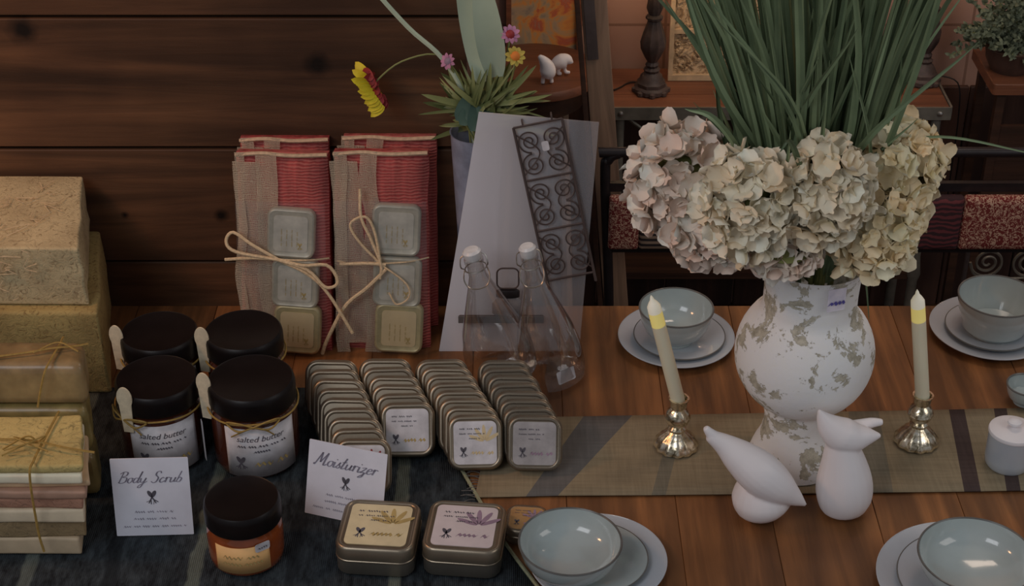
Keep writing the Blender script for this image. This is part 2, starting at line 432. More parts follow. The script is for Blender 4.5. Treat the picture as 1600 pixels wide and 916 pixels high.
# ================================================================== LEFT: soap pile
def softbox(name, p0, p1, m, r=.006, label=None, cat=None, group=None, tilt=0, rough=0, parent=None, yaw=0, sh=.2):
    c = (Vector(p0)+Vector(p1))/2; d = Vector(p1)-Vector(p0)
    mb = MB(); b = r
    bm = bmesh.new(); bmesh.ops.create_cube(bm, size=1)
    for vv in bm.verts: vv.co = Vector((vv.co.x*d.x, vv.co.y*d.y, (vv.co.z+.5)*d.z))
    bmesh.ops.bevel(bm, geom=bm.edges[:], offset=r, segments=3, profile=.6, affect='EDGES')
    bmesh.ops.subdivide_edges(bm, edges=[e for e in bm.edges if e.calc_length() > .05], cuts=4, use_grid_fill=True)
    if rough:
        for vv in bm.verts:
            s = noise.noise_vector(vv.co*38+Vector((p0[0]*9, p0[2]*70, 0)))*rough; vv.co += Vector((s.x, s.y, s.z*.35))
        zmin = min(v_.co.z for v_ in bm.verts)
        for vv in bm.verts: vv.co.z -= zmin
    for vv in bm.verts: vv.co.x -= sh*(vv.co.y+d.y/2)*(vv.co.x/d.x+.5)
    me = bpy.data.meshes.new(name); bm.to_mesh(me); bm.free(); me.materials.append(m)
    me.polygons.foreach_set('use_smooth', [True]*len(me.polygons)); me.set_sharp_from_angle(angle=R(45))
    o = bpy.data.objects.new(name, me); COL.objects.link(o)
    o.matrix_world = T(c.x, c.y, p0[2]) @ RZ(yaw) @ RX(tilt)
    return tag(o, label, cat, group)
cz = TZ+.0045
xr = atY(165, 560, 2.72).x; xr1 = atY(127, 400, 2.75).x
softbox('fibrous_paper_block', (-1.25, 2.72, TZ), (xr, 3.04, .944), m_fib2, .008, 'large yellowish fibrous block underneath, standing against the plank wall', 'soap block', rough=.006)
softbox('fibrous_paper_block', (-1.25, 2.745, .946), (xr1, 3.04, 1.075), m_fib, .006, 'pale cream fibrous block topmost against the plank wall', 'soap block', rough=.006)
mb = MB()
for i in range(60):
    x = random.uniform(-1.12, xr1-.085); y = random.uniform(2.742, 3.0); top = random.random() < .6
    if top: p = Vector((x, y, 1.078)); q = [p+Vector((random.uniform(-.025, .025), random.uniform(-.025, .025), random.uniform(.001, .006))) for _ in range(3)]
    else: z = random.uniform(.96, 1.07); p = Vector((x, 2.739, z)); q = [p+Vector((random.uniform(-.025, .025), random.uniform(-.005, .0), random.uniform(-.02, .02))) for _ in range(3)]
    mb.tube(bez(q, 7), .0007, 4)
tag(mb.build('straw_wisps', m_twine), 'loose straw wisps sticking to the topmost cream fibrous block', 'straw', kind='stuff')
# amber bars behind
for i, (z0, z1, yf, dx, cc) in enumerate(((TZ+.004, .85, 2.39, .0, (84, 72, 44)), (.852, .95, 2.395, -.003, (90, 78, 46)), (.952, 1.04, 2.40, .004, (96, 80, 54)))):
    xa = atY(130+dx*500, 600, 2.39).x
    softbox('amber_soap_bar', (-1.09 + .02*i, yf, z0), (xa, 2.475+.004*i, z1), plain('amber soap %d' % i, C(*cc), .3, var=.45, sc=16, sub=.1), .02,
            ['amber glycerine soap bar at the foot of the tied amber stack', 'amber glycerine soap bar in the middle of the tied amber stack', 'amber soap bar topmost of the tied amber stack, in front of the fibrous blocks'][i], 'soap bar', 'amber soap bars', rough=.002)
# front slab stack
lay = [(875, 845, 128, (122, 108, 88)), (845, 818, 131, (98, 82, 58)), (818, 798, 131, (132, 121, 102)), (798, 781, 133, (116, 84, 68)), (781, 768, 137, (108, 84, 70)), (768, 758, 136, (128, 108, 84)), (758, 742, 129, (150, 140, 122)), (742, 728, 128, (128, 114, 72))]
names = ['beige soap slab at the bottom of the tied stack', 'olive speckled soap slab second from the bottom of the tied stack', 'pale yellow soap slab third from the bottom of the tied stack',
         'salmon pink soap slab with white flecks in the tied stack', 'rosy brown soap slab above the salmon pink slab', 'light tan soap slab below the white slab',
         'off-white soap slab directly under the yellow topmost slab', 'yellow petal-speckled soap slab topmost of the front tied stack']
fy = 2.225; zb = cz
for i, (ya, yb, xe, cc) in enumerate(lay):
    zt = atY(60, yb, fy).z
    if i == 7: zt = zb+.016
    xa = atY(xe, (ya+yb)/2, fy).x
    mt = fibrous('soap slab %d' % i, C(*cc), C(*(int(q*.72) for q in cc)), 45) if i in (1, 3, 7) else plain('soap slab %d' % i, C(*cc), .6, sc=20, var=.18)
    softbox('soap_slab', (-1.02, fy+random.uniform(-.004, .006), zb), (xa, fy+.14+random.uniform(-.01, .01), zt), mt, .006, names[i], 'soap slab', 'tied soap slabs in the front stack', rough=.004, yaw=R(random.uniform(-2, 2)))
    zb = zt+.0005
ztop = zb+.003
# raffia ties
mb = MB()
def rx(px, py, Y): return atY(px, py, Y).x
xm = rx(52, 740, fy)
mb.tube(bez([(xm, 2.205, cz+.03), (xm-.004, 2.207, .83), (xm, 2.206, ztop-.01), (xm+.003, 2.235, ztop+.006), (xm+.006, 2.30, ztop+.004), (xm+.012, 2.373, ztop+.004)], 30), .0022, 5)
mb.tube(bez([(xm-.09, 2.29, ztop+.006), (xm-.03, 2.28, ztop+.012), (xm, 2.275, ztop+.012), (xm+.05, 2.26, ztop+.010), (xm+.10, 2.255, ztop+.004)], 20), .0022, 5)
for s in range(4):
    mb.tube(bez([(xm, 2.275, ztop+.010), (xm+random.uniform(-.05, .05), 2.27+random.uniform(-.02, .02), ztop+.022), (xm+random.uniform(-.09, .09), 2.27+random.uniform(-.03, .03), ztop+.008)], 12), .0016, 4)
tag(mb.build('raffia_tie', m_raffia), 'golden raffia tie knotted over the front soap slab stack', 'raffia tie')
mb = MB(); x2 = rx(68, 560, 2.39)
mb.tube(bez([(x2-.02, 2.374, .97), (x2-.012, 2.378, 1.0), (x2, 2.384, 1.038), (x2+.006, 2.41, 1.047), (x2+.01, 2.45, 1.047), (x2+.01, 2.485, 1.044)], 22), .002, 5)
mb.tube(bez([(-.95, 2.41, 1.045), (x2-.04, 2.43, 1.048), (x2+.0, 2.44, 1.050), (x2+.04, 2.45, 1.048), (x2+.06, 2.46, 1.046)], 20), .002, 5)
mb.tube(bez([(x2-.03, 2.43, 1.047), (x2+.01, 2.45, 1.056), (x2+.05, 2.43, 1.05)], 12), .0016, 5)
tag(mb.build('raffia_tie', m_raffia), 'golden raffia tie around the amber soap stack behind', 'raffia tie')

# ================================================================== JARS
def wrapcyl(vs, Rr, z0):       # x,y flat -> cylinder front (towards -y)
    return [(Rr*math.sin(x/Rr), -Rr*math.cos(x/Rr), y+z0) for (x, y, _) in vs]
def make_jar(px, by, ty, wpx, label, spoon_az=None, amber=m_amber, lab='long', yaw=0, twine=True, body=1, group='large black-lidded amber jars'):
    p = at(px, by, cz); s = scl(p); Rr = wpx*s/2; zt = atY(px, ty, p.y).z; H = zt-p.z
    t = thing('cosmetic_jar', label, 'jar', T(*p) @ RZ(yaw), group)
    zl = .76*H if lab == 'long' else .68*H
    MB().lathe([(0, 0), (Rr*.86, 0), (Rr*.95, .006), (Rr*.985, .02), (Rr*.985, zl-.028), (Rr*.96, zl-.012), (Rr*.88, zl-.002), (Rr*.88, zl+.015)], 64).build('glass_body', amber, t)
    MB().lathe([(Rr*.9, zl), (Rr*.985, zl+.001), (Rr*.995, zl+.004), (Rr*.995, H-.012), (Rr*.975, H-.004), (Rr*.93, H), (Rr*.9, H-.0015), (0, H-.0015)], 64).build('lid', m_lid, t)
    R1 = Rr*.992
    if lab == 'long': w0, h0, x0, zb_, mt = Rr*1.75, zl*.80, Rr*.30, zl*.08, m_paper
    else: w0, h0, x0, zb_, mt = Rr*1.5, zl*.66, Rr*.05, zl*.14, m_kraft
    n = 20; vs = []; fs = []
    for i in range(n+1):
        for j in range(2): vs.append((x0-w0/2+w0*i/n, j*h0, 0))
    for i in range(n): fs.append((2*i, 2*i+2, 2*i+3, 2*i+1))
    L = MB().add(wrapcyl(vs, R1, zb_), fs).build('label', mt, t)
    L.modifiers.new('s', 'SOLIDIFY').thickness = .0006
    pr = MB(); pg = MB()
    if lab == 'long':
        v_, f_ = text_geo('salted butter', h0*.16, .3); pr.add([(a+x0-w0*.02, b+h0*.74, 0) for a, b, c in v_], f_)
        scribble(pr, x0-w0*.33, x0+w0*.33, h0*.64, h0*.05, seed=1); scribble(pr, x0-w0*.12, x0+w0*.12, h0*.53, h0*.05, seed=2)
        emblem(pr, x0-w0*.3, h0*.3, h0*.27)
        scribble(pg, x0-w0*.12, x0+w0*.38, h0*.27, h0*.1, seed=3, th=h0*.028)
    else:
        scribble(pg, x0-w0*.34, x0+w0*.34, h0*.62, h0*.14, seed=5, th=h0*.03); scribble(pg, x0-w0*.36, x0+w0*.36, h0*.38, h0*.12, seed=6, th=h0*.03)
    for q, mt2 in ((pr, m_print if lab == 'long' else m_gold), (pg, m_gold)):
        if q.v: q.v = wrapcyl(q.v, R1+.0009, zb_); q.build('print', mt2, L, smooth=False)
    if lab != 'long':   # little hang tag sticker
        vs = [(a+Rr*.62, b+h0*.92, 0) for a, b, c in rrpts(Rr*.42, h0*.3, .004, 0, 3)]
        st = MB().add(wrapcyl(vs, R1+.0016, zb_), [tuple(range(len(vs)))]).build('price_sticker', m_paper, t, smooth=False)
        st.modifiers.new('s', 'SOLIDIFY').thickness = .0006
        sp = MB(); scribble(sp, Rr*.48, Rr*.78, h0*.92, h0*.08, seed=9); sp.v = wrapcyl(sp.v, R1+.003, zb_); sp.build('print', m_print, st, smooth=False)
        return t
    if spoon_az is not None:
        a = R(spoon_az); Ls = H*.56; n = 20; outl = []
        for k in range(n+1):      # rounded paddle end up, narrow handle down
            th = -PI*.2+k/n*(PI*1.4)
            outl.append((.0145*math.cos(th), Ls-.024+.024*math.sin(th)))
        outl += [(-.0105, Ls*.35), (-.009, 0), (.009, 0), (.0105, Ls*.35)]
        rings = [[(x, zz, y) for (x, y) in outl] for zz in (0, -.003)]
        M = RZ(a) @ T(0, -(Rr*1.0+.004), H*.58) @ RZ(-a*.75)
        MB().loft(rings).build('wooden_spoon', m_birch, t, M)
    if twine:
        RT = Rr*1.0+.0025; mb = MB(); zt_ = zl-.006
        mb.tube([(RT*math.cos(k*2*PI/60), RT*math.sin(k*2*PI/60), zt_+.002*math.sin(k*.3)) for k in range(60)], .0018, 6, closed=True)
        a0 = R(-90+(8 if spoon_az is not None and spoon_az < -60 else -35))
        def cp(da, dz, rr_=0.006): return ((RT+rr_)*math.cos(a0+da), (RT+rr_)*math.sin(a0+da), zt_+dz)
        for sg in (-1, 1):
            mb.tube(bez([cp(0, 0), cp(sg*.3, .010, .008), cp(sg*.58, .004, .004), cp(sg*.32, -.008, .008), cp(0, 0)], 18), .0018, 6)
            mb.tube(bez([cp(0, 0), cp(sg*.25, -.010), cp(sg*(.42 if sg > 0 else .5), -.026, .003)], 10), .0015, 5)
        mb.build('twine_bow', m_raffia, t)
    return t
make_jar(264, 636, 517, 119, 'amber jar with black lid at the back left, nearest the fibrous blocks', -76)
make_jar(392, 634, 515, 120, 'amber jar with black lid at the back, in front of the left red gift pack', -72, yaw=R(4))
make_jar(260, 708, 589, 127, 'large amber jar with a wooden spoon at its front, behind the Body Scrub card', -30, yaw=R(-3))
jb = make_jar(404, 712, 590, 134, 'large amber jar with white label standing right behind the small orange jar', -76)
MB().rr(.012, .09, .002, [(0, 0), (.001, 0)], RZ(R(-68)) @ T(0, -.0985, .065) @ RX(PI/2)).build('paper_strip', m_paper, jb)
make_jar(387, 866, 778, 119, 'small squat orange amber jar with gold label in the front row', None, m_amber2, 'short', twine=False, group='small amber jar')

GL = {'B': (.72, [[(.08, 0), (.2, .95)], [(-.04, .8), (.2, .98), (.52, .93), (.5, .66), (.24, .52), (.58, .44), (.56, .1), (.26, -.02), (.02, .06)]]),
 'o': (.46, [[(.3, .43), (.08, .37), (.03, .12), (.2, -.01), (.36, .15), (.33, .38), (.25, .43), (.5, .36)]]),
 'd': (.55, [[(.36, .38), (.15, .42), (.02, .15), (.15, 0), (.36, .25), (.5, 1.0)], [(.5, 1.0), (.38, .12), (.45, 0), (.56, .1)]]),
 'y': (.62, [[(.02, .4), (.06, .1), (.2, .02), (.36, .2), (.42, .42)], [(.42, .42), (.33, 0), (.2, -.4), (.0, -.42), (.08, -.22), (.6, .12)]]),
 'S': (.62, [[(.56, .82), (.46, .98), (.22, .92), (.2, .66), (.44, .42), (.4, .1), (.2, -.03), (-.04, .1)]]),
 'c': (.42, [[(.32, .36), (.2, .43), (.03, .2), (.12, .0), (.3, .04), (.44, .15)]]),
 'r': (.42, [[(.0, .3), (.1, .43), (.08, 0)], [(.1, .28), (.22, .43), (.38, .38)]]),
 'u': (.52, [[(.04, .42), (.04, .08), (.16, 0), (.34, .2), (.38, .42)], [(.38, .42), (.36, .05), (.52, .08)]]),
 'b': (.46, [[(.02, .02), (.17, .97)], [(.05, .25), (.2, .42), (.36, .3), (.28, .03), (.06, .02)]]),
 'M': (.92, [[(-.08, .08), (.02, .02), (.22, .97)], [(.22, .97), (.36, .2)], [(.36, .2), (.66, .98)], [(.66, .98), (.64, .1), (.74, 0), (.86, .1)]]),
 'i': (.24, [[(.04, .42), (.04, .06), (.12, 0), (.26, .1)], [(.1, .6), (.12, .66)]]),
 's': (.36, [[(.0, .06), (.2, .44), (.16, .3), (.28, .12), (.14, -.01), (.0, .06)]]),
 't': (.34, [[(.18, .85), (.06, .1), (.14, 0), (.32, .1)], [(-.04, .5), (.32, .54)]]),
 'z': (.46, [[(.02, .38), (.32, .42), (.04, .02), (.28, .06), (.24, -.3), (.0, -.35), (.46, .08)]]),
 'e': (.4, [[(.04, .2), (.3, .28), (.24, .43), (.08, .36), (.02, .14), (.14, -.01), (.4, .12)]]), ' ': (.32, [])}
def script_text(mb, txt, width, M):
    tot = sum(GL[c][0] for c in txt); k = width/tot; x = 0
    for c in txt:
        for st in GL[c][1]:
            P = bez([(a, b, 0) for a, b in st], 6*len(st)) if len(st) > 2 else [Vector((a, b, 0))*(1-t)+Vector((st[1][0], st[1][1], 0))*t for (a, b) in st[:1] for t in (0, .25, .5, .75, 1)]
            vs = []; fs = []
            for i, p in enumerate(P):
                t = (P[min(i+1, len(P)-1)]-P[max(i-1, 0)]).normalized(); nn = Vector((-t.y, t.x, 0)); wd = .024+.04*abs(t.y)**2*(1 if t.y < 0 else .6)
                for sg in (-1, 1): q = p+nn*wd*sg; vs.append(((x+q.x+.42*q.y)*k, q.y*k, 0))
            for i in range(len(P)-1): fs.append((2*i, 2*i+1, 2*i+3, 2*i+2))
            mb.add(vs, fs, M)
        x += GL[c][0]
# ================================================================== CARDS
def card(pA, pB, lean, hgt_px, title, label, sz, seed):
    M, W = quadframe(pA, pB, lean)
    top = to_plane(M, *hgt_px); Hh = top.y
    t = thing('sign_card', label, 'card', M, 'white product name cards')
    MB().rr(W, Hh, .0015, [(-.0016, 0), (0, 0)], T(W/2, Hh/2, 0), seg=2).build('card_sheet', m_card, t, smooth=False)
    a = MB(); script_text(a, title, W*sz, T(W*(1-sz)*.42, Hh*.69, .0006))
    a.build('title_lettering', plain('soft ink', C(78, 76, 86), .7, bump=0), t, smooth=False)
    a = MB(); emblem(a, W*.5, Hh*.5, Hh*.18, T(0, 0, .0006)); a.build('emblem', m_print, t, smooth=False)
    a = MB(); Z = T(0, 0, .0006)
    scribble(a, W*.26, W*.76, Hh*.31, Hh*.03, Z, seed); scribble(a, W*.24, W*.78, Hh*.22, Hh*.03, Z, seed+1); scribble(a, W*.1, W*.92, Hh*.12, Hh*.028, Z, seed+2)
    a.build('small_print', m_print2, t, smooth=False)
card(at(183, 838, cz), at(303, 835, cz), R(12), (240, 716), 'Body Scrub', 'square white Body Scrub card leaning in front of the left amber jar', .82, 11)
card(at(476, 801, cz), at(596, 827, cz), R(18), (553, 700), 'Moisturizer', 'square white Moisturizer card leaning against the leftmost tin row', .8, 21)

# ================================================================== TINS
def make_tin(w=.112, h=.045, lab=None, label='', group=None, mats=(m_tin, m_tinlid, m_paper), seed=0, printm=None, tint=None, M=None, al=1):
    t = thing('metal_tin', label, 'tin', M, group); r = .024
    MB().rr(w, w, r, [(0, .006), (.002, .002), (.005, 0), (h*.6, 0)]).build('tin_body', mats[0], t)
    MB().rr(w+.004, w+.004, r+.002, [(h*.5, .0015), (h*.5+.001, 0), (h*.5+.003, 0), (h*.5+.004, .001), (h-.005, .001), (h-.001, .0035), (h, .006), (h-.0003, .0085), (h-.002, .0105), (h-.002, .02)]).build('tin_lid', mats[1], t)
    if lab:
        L = MB().rr(w*.8, w*.8, .01, [(h-.0022, 0), (h-.0008, 0)]).build('label', mats[2], t)
        pr = MB(); Z = T(0, 0, h-.0004)
        scribble(pr, -w*.3, w*.1, w*.26, w*.035, Z, seed+1); scribble(pr, -w*.3, w*.18, w*.17, w*.03, Z, seed+2); scribble(pr, -w*.12, w*.1, w*.08, w*.03, Z, seed+3)
        emblem(pr, -w*.22, -w*.17, w*.2, Z); pr.build('print', printm or m_print, L, smooth=False)
        if tint:
            q = MB(); Zt = T(0, 0, h-.0006)
            if lab == 'flower':
                for k in range(5):
                    A = Zt @ T(w*.18, w*.02, 0) @ RZ(R(-60+k*32)); n = 10
                    q.add([(.035*w*math.cos(2*PI*i/n), w*.17+.15*w*math.sin(2*PI*i/n), 0) for i in range(n)], [tuple(range(n))], A)
            scribble(q, -w*.08, w*.33, -w*.19, w*.06, Zt, seed+7, th=w*.03)
            q.build('coloured_print', tint, L, smooth=False)
    return t
# leaning rows: tin faces the viewer, leaning back
THK = .0255; LEAN = R(32)
def row(n, pxL, pxR, pyT, pxL2, pxR2, pyT2, mats, desc, group, first_lab, tint, seed, w=.100, rowlean=LEAN, zofs=.0045):
    # place by the top edge of back-most and front-most tin
    zc = TZ+zofs
    def base_for(px0, px1, pyt):      # solve base y so the lid's top edge lands on the traced row
        Y = 2.6
        for _ in range(30):
            zt = zc + w*math.cos(rowlean) + THK*math.sin(rowlean)*.4
            p = at((px0+px1)/2, pyt, zt); Y = p.y - w*math.sin(rowlean)
        return Vector((p.x, Y, zc))
    a, b = base_for(pxL, pxR, pyT), base_for(pxL2, pxR2, pyT2)
    proto = None
    for i in range(n):
        f = i/(n-1); p = a.lerp(b, f)
        yaw = R(random.uniform(-2.5, 2.5)); p = p+Vector((random.uniform(-.0015, .0015), 0, 0))
        M = T(*p) @ RZ(yaw) @ RX(PI/2-rowlean) @ T(0, w/2, 0)
        if i == n-1:
            lab = make_tin(w, THK, first_lab, desc[1], group, mats, seed, None, tint, M)
        elif proto is None:
            proto = make_tin(w, THK, None, desc[0] % 'hindmost', group, mats, M=M)
        else:
            c = copy_tree(proto); c.matrix_world = M; c['label'] = desc[0] % (ORD[i] + ' from the back')
ORD = ['hindmost', 'second', 'third', 'fourth', 'fifth', 'sixth', 'seventh', 'eighth', 'ninth', 'tenth']
std = (m_tin, m_tinlid, m_paper)
m_tin_gl, m_lid_gl, m_paper_gl = ghost(m_tin, .55), ghost(m_tinlid, .55), ghost(m_paper, .5)
row(9, 483, 553, 560, 528, 610, 682, std, ('unlabelled tin standing in the leftmost leaning row, %s', 'tin with reddish picture label at the front of the leftmost row, behind the card'), 'tins in the leftmost leaning row', 'flower', m_red, 1)
row(6, 564, 640, 558, 598, 678, 626, std, ('unlabelled tin standing in the second leaning row, %s', 'tin with yellowish label at the front of the short second row'), 'tins in the second leaning row', 'plain', m_gold, 2)
row(8, 648, 735, 559, 704, 784, 645, std, ('unlabelled tin standing in the third leaning row, %s', 'tin with white label at the front of the third row beside the runner fringe'), 'tins in the third leaning row', 'flower', m_cream, 3, zofs=.0075)
row(8, 742, 832, 560, 794, 874, 646, (m_tin_gl, m_lid_gl, m_paper_gl), ('faint see-through tin in the rightmost leaning row, %s', 'faint see-through tin with label at the front of the rightmost row, on the runner'), 'faint tins in the rightmost leaning row', 'plain', m_purple, 4, zofs=.0088)
def flat_tin(px, py, w, h, yaw, **k):
    p = at(px, py, k.pop('z', cz)); return make_tin(w, h, M=T(*p) @ RZ(R(yaw)), **k)
m_labY = plain('pale yellow label', C(138, 128, 102), .6, var=.12); m_labP = plain('pale pink label', C(134, 126, 126), .6, var=.08)
flat_tin(594, 862, .134, .062, -5, lab='flower', label='square tin with yellow label lying flat in front of the Moisturizer card', mats=(m_tin, m_tinlid, m_labY), group='flat tins in the front row', seed=30, tint=m_gold)
flat_tin(727, 864, .134, .062, -6, lab='flower', label='flat square tin with mauve flower label between the yellow tin and the bowl', mats=(m_tin, m_tinlid, m_labP), group='flat tins in the front row', seed=31, tint=m_purple)
flat_tin(823, 833, .076, .035, -6, z=TZ+.003, lab='flower', label='faint see-through tan tin lying partly behind the green bowl', mats=(ghost(m_tin, .5), ghost(m_tinlid, .5), ghost(m_kraft, .45)), group='flat tins in the front row', seed=32, tint=m_purple)

# ================================================================== RED GIFT PACKS
def gauze(name, c, alpha=.75):
    m = N(name); v = m.coord()
    a = m.n('ShaderNodeTexWave', bands_direction='X'); a.inputs['Scale'].default_value = 115; a.inputs['Distortion'].default_value = 7; a.inputs['Detail Scale'].default_value = .6; m.l(v, a.inputs['Vector'])
    b = m.n('ShaderNodeTexWave', bands_direction='Y'); b.inputs['Scale'].default_value = 75; b.inputs['Distortion'].default_value = 8; m.l(v, b.inputs['Vector'])
    f = m.math('MULTIPLY', m.math('MAXIMUM', a.outputs[0], m.math('MULTIPLY', b.outputs[0], .75)), m.math('MULTIPLY_ADD', m.noise(m.coord((1, .12, 1)), 55, 4, .7), 1.1, .45))
    m.col(m.ramp(f, [(.2, tuple(x*.75 for x in c[:3])+(1,)), (.8, c)])); m.bump(f, .5, .002)
    al = m.ramp(f, [(.25, (alpha*.3,)*3+(1,)), (.85, (min(1, alpha*1.15),)*3+(1,))]); m.l(al, m.p.inputs['Alpha'])
    return m.fin(.85, spec=.2)
m_redcloth = N('woven dark red fabric'); q = m_redcloth; v = q.coord()
a = q.n('ShaderNodeTexWave', bands_direction='Y'); a.inputs['Scale'].default_value = 48; a.inputs['Distortion'].default_value = 4; q.l(v, a.inputs['Vector'])
n_ = q.noise(q.coord((1, .1, 1)), 60, 4)
q.col(q.mix(q.math('MULTIPLY', a.outputs[0], .45), q.ramp(n_, [(.3, C(78, 28, 28)), (.7, C(114, 46, 44))]), C(134, 84, 76))); q.bump(a.outputs[0], .5, .002); m_redcloth = q.fin(.8, spec=.2)
m_gauze = gauze('cream gauze', C(130, 117, 100), .72)
m_hem = plain('cream stitched hem', C(134, 114, 92), .8, sc=120)
m_packtin = plain('cream tin', C(116, 112, 100), .4, .2); m_packtin2 = plain('yellowish cream tin', C(120, 112, 84), .4, .2)
m_packlab = plain('warm white label', C(122, 118, 108), .6)
def cloth_sheet(x0, x1, y0, y1, z, amp, nx=10, ny=26, seed=0, wob=0.0, skew=0.0):
    vs = []; fs = []
    for j in range(ny+1):
        for i in range(nx+1):
            u, v2 = i/nx, j/ny; x = x0+(x1-x0)*u; y = y0+(y1-y0)*v2
            x += wob*noise.noise((seed, y*9, 0))+skew*(v2-.5)
            vs.append((x, y, z+amp*noise.noise((x*24+seed, y*13, seed))))
    for j in range(ny):
        for i in range(nx): p = j*(nx+1)+i; fs.append((p, p+1, p+nx+2, p+nx+1))
    return vs, fs
def pack(pA, pB, lean, top, label, which, thick=.035, full=True):
    M, W = quadframe(pA, pB, lean); Hh = to_plane(M, *top).y
    t = thing('gift_pack', label, 'gift pack', M, 'red gauze gift packs against the plank wall')
    # padded pouch
    vs, fs = cloth_sheet(0, W, 0, Hh, 0, .005, 16, 40, which); mb = MB(); n = len(vs)
    for k, (x, y, z) in enumerate(vs):
        e = min(x, W-x, y, Hh-y)/.03; vs[k] = (x+.004*noise.noise((which, y*14, 5)), y, z - (1-min(1, max(0, e)))**2*thick*.35)
    back = [(x, y, -thick) for x, y, z in vs]
    mb.add(vs, fs); nx, ny = 16, 40
    mb.add(back, fs)
    border = [i for i in range(nx+1)]+[j*(nx+1)+nx for j in range(1, ny+1)]+[ny*(nx+1)+i for i in range(nx-1, -1, -1)]+[j*(nx+1) for j in range(ny-1, 0, -1)]
    bf = [(border[i], border[(i+1) % len(border)], n+border[(i+1) % len(border)], n+border[i]) for i in range(len(border))]
    mb.f += bf; mb.mi += [0]*len(bf)
    mb.build('fabric_pouch', m_redcloth, t)
    sheets = ([(0, W*.09), (W*.24, W*.46)] if which == 1 else [(0, W*.13), (W*.3, W*.47)])
    for k, (a, b) in enumerate(sheets):
        vs, fs = cloth_sheet(a-.002, b, .0, Hh+.003, .008, .005, 6, 40, which*5+k, .012); MB().add(vs, fs).build('gauze_strip', m_gauze, t)
    vs, fs = cloth_sheet(W*.02, W*.32, .02, Hh*.96, .006, .006, 6, 40, which*9, .01, -.02); MB().add(vs, fs).build('gauze_strip', m_gauze, t)
    mb = MB(); mb.tube(bez([(0, Hh-.004, .004), (W*.3, Hh+.001, .006), (W*.6, Hh-.003, .005), (W, Hh, .003)], 14), .0042, 6); mb.build('stitched_hem', m_hem, t)
    if not full: return t
    tins = [(.66, .63), (.66, .37), (.67, .135)] if which == 2 else [(.60, .62), (.63, .37), (.64, .135)]
    for k, (fx, fy_) in enumerate(tins):
        ww = W*.52; mt = m_packtin2 if k == 2 else m_packtin
        MBt = MB().rr(ww, ww*1.08, .018, [(0, 0), (.016, 0), (.019, .002), (.02, .005), (.0185, .008)])
        tt = MBt.build('small_tin', mt, t, T(W*fx, Hh*fy_, .004) @ RZ(R(-3)))
        L = MB().rr(ww*.72, ww*.78, .008, [(.0185, 0), (.0195, 0)]).build('tin_label', m_packlab if k < 2 else m_cream, tt)
        pr = MB(); Z = T(0, 0, .02)
        for j in range(4):
            scribble(pr, -ww*.28, ww*.1, -ww*.14+j*.11*ww, ww*.03, Z @ RZ(PI/2), 40+j)
        emblem(pr, ww*.2, -ww*.26, ww*.16, Z)
        pr2 = pr.build('print', m_gold, tt, smooth=False)
    # cellophane
    m_c = CELLO
    vs, fs = cloth_sheet(.002, W-.002, .004, Hh*.78, .031, .004, 14, 30, which+20); MB().add(vs, fs).build('cellophane', m_c, t)
    zt = .036; mb = MB()
    if which == 1:
        kx, ky = W*.47, Hh*.50
        mb.tube(bez([(0, ky+.006, .004), (W*.2, ky+.004, zt-.004), (kx, ky, zt), (W*.8, ky-.002, zt-.008), (W, ky-.004, .004)], 24), .0018, 6)
        mb.tube(bez([(kx, ky, zt), (kx-.05, ky+.03, zt+.004), (kx-.09, ky+.055, zt), (kx-.105, ky+.035, zt), (kx-.085, ky+.015, zt+.003), (kx, ky, zt+.002)], 26), .0035, 7)
        mb.tube(bez([(kx, ky, zt), (kx+.05, ky-.01, zt+.004), (kx+.10, ky-.01, zt), (kx+.12, ky-.045, zt), (kx+.095, ky-.055, zt+.003), (kx+.06, ky-.02, zt+.003), (kx, ky, zt+.002)], 26), .0035, 7)
        mb.tube(bez([(kx, ky, zt), (kx+.06, ky-.03, zt), (kx+.10, ky-.07, zt), (kx+.148, ky-.155, zt-.004)], 20), .0034, 7)
        mb.tube(bez([(kx, ky, zt), (kx-.05, ky+.002, zt), (kx-.11, ky-.004, zt-.004)], 14), .0034, 7)
    else:
        kx, ky = W*.5, Hh*.47
        mb.tube(bez([(0, ky-.002, .004), (W*.2, ky, zt-.004), (kx, ky+.002, zt), (W*.8, ky+.004, zt-.008), (W, ky+.006, .004)], 24), .0016, 6)
        mb.tube(bez([(kx-.04, ky+.155, zt-.01), (kx-.038, ky+.10, zt), (kx-.02, ky+.055, zt), (kx, ky, zt+.002), (kx-.003, ky-.03, zt)], 24), .0032, 7)
        mb.tube(bez([(kx-.085, ky-.002, zt-.008), (kx-.03, ky+.002, zt), (kx+.01, ky, zt)], 14), .0036, 7)
        mb.tube(bez([(kx, ky, zt), (kx-.045, ky+.05, zt), (kx-.06, ky+.085, zt), (kx-.03, ky+.10, zt), (kx-.012, ky+.07, zt), (kx, ky, zt+.003)], 26), .0028, 7)
        mb.tube(bez([(kx+.01, ky-.01, zt), (kx-.03, ky-.05, zt), (kx-.075, ky-.09, zt-.004), (kx-.115, ky-.165, zt-.012), (kx-.128, ky-.2, zt-.018)], 24), .004, 7)
        mb.tube(bez([(kx, ky, zt), (kx+.05, ky-.04, zt), (kx+.055, ky-.07, zt), (kx+.03, ky-.085, zt), (kx+.015, ky-.06, zt)], 20), .002, 6)
    mb.build('twine_bow', m_twine, t)
    return t
q = N('clear cellophane'); lw = q.n('ShaderNodeLayerWeight'); lw.inputs[0].default_value = .25
tr = q.n('ShaderNodeBsdfTransparent'); gl = q.n('ShaderNodeBsdfGlossy'); gl.inputs['Roughness'].default_value = .32; gl.inputs['Color'].default_value = (.9, .88, .84, 1)
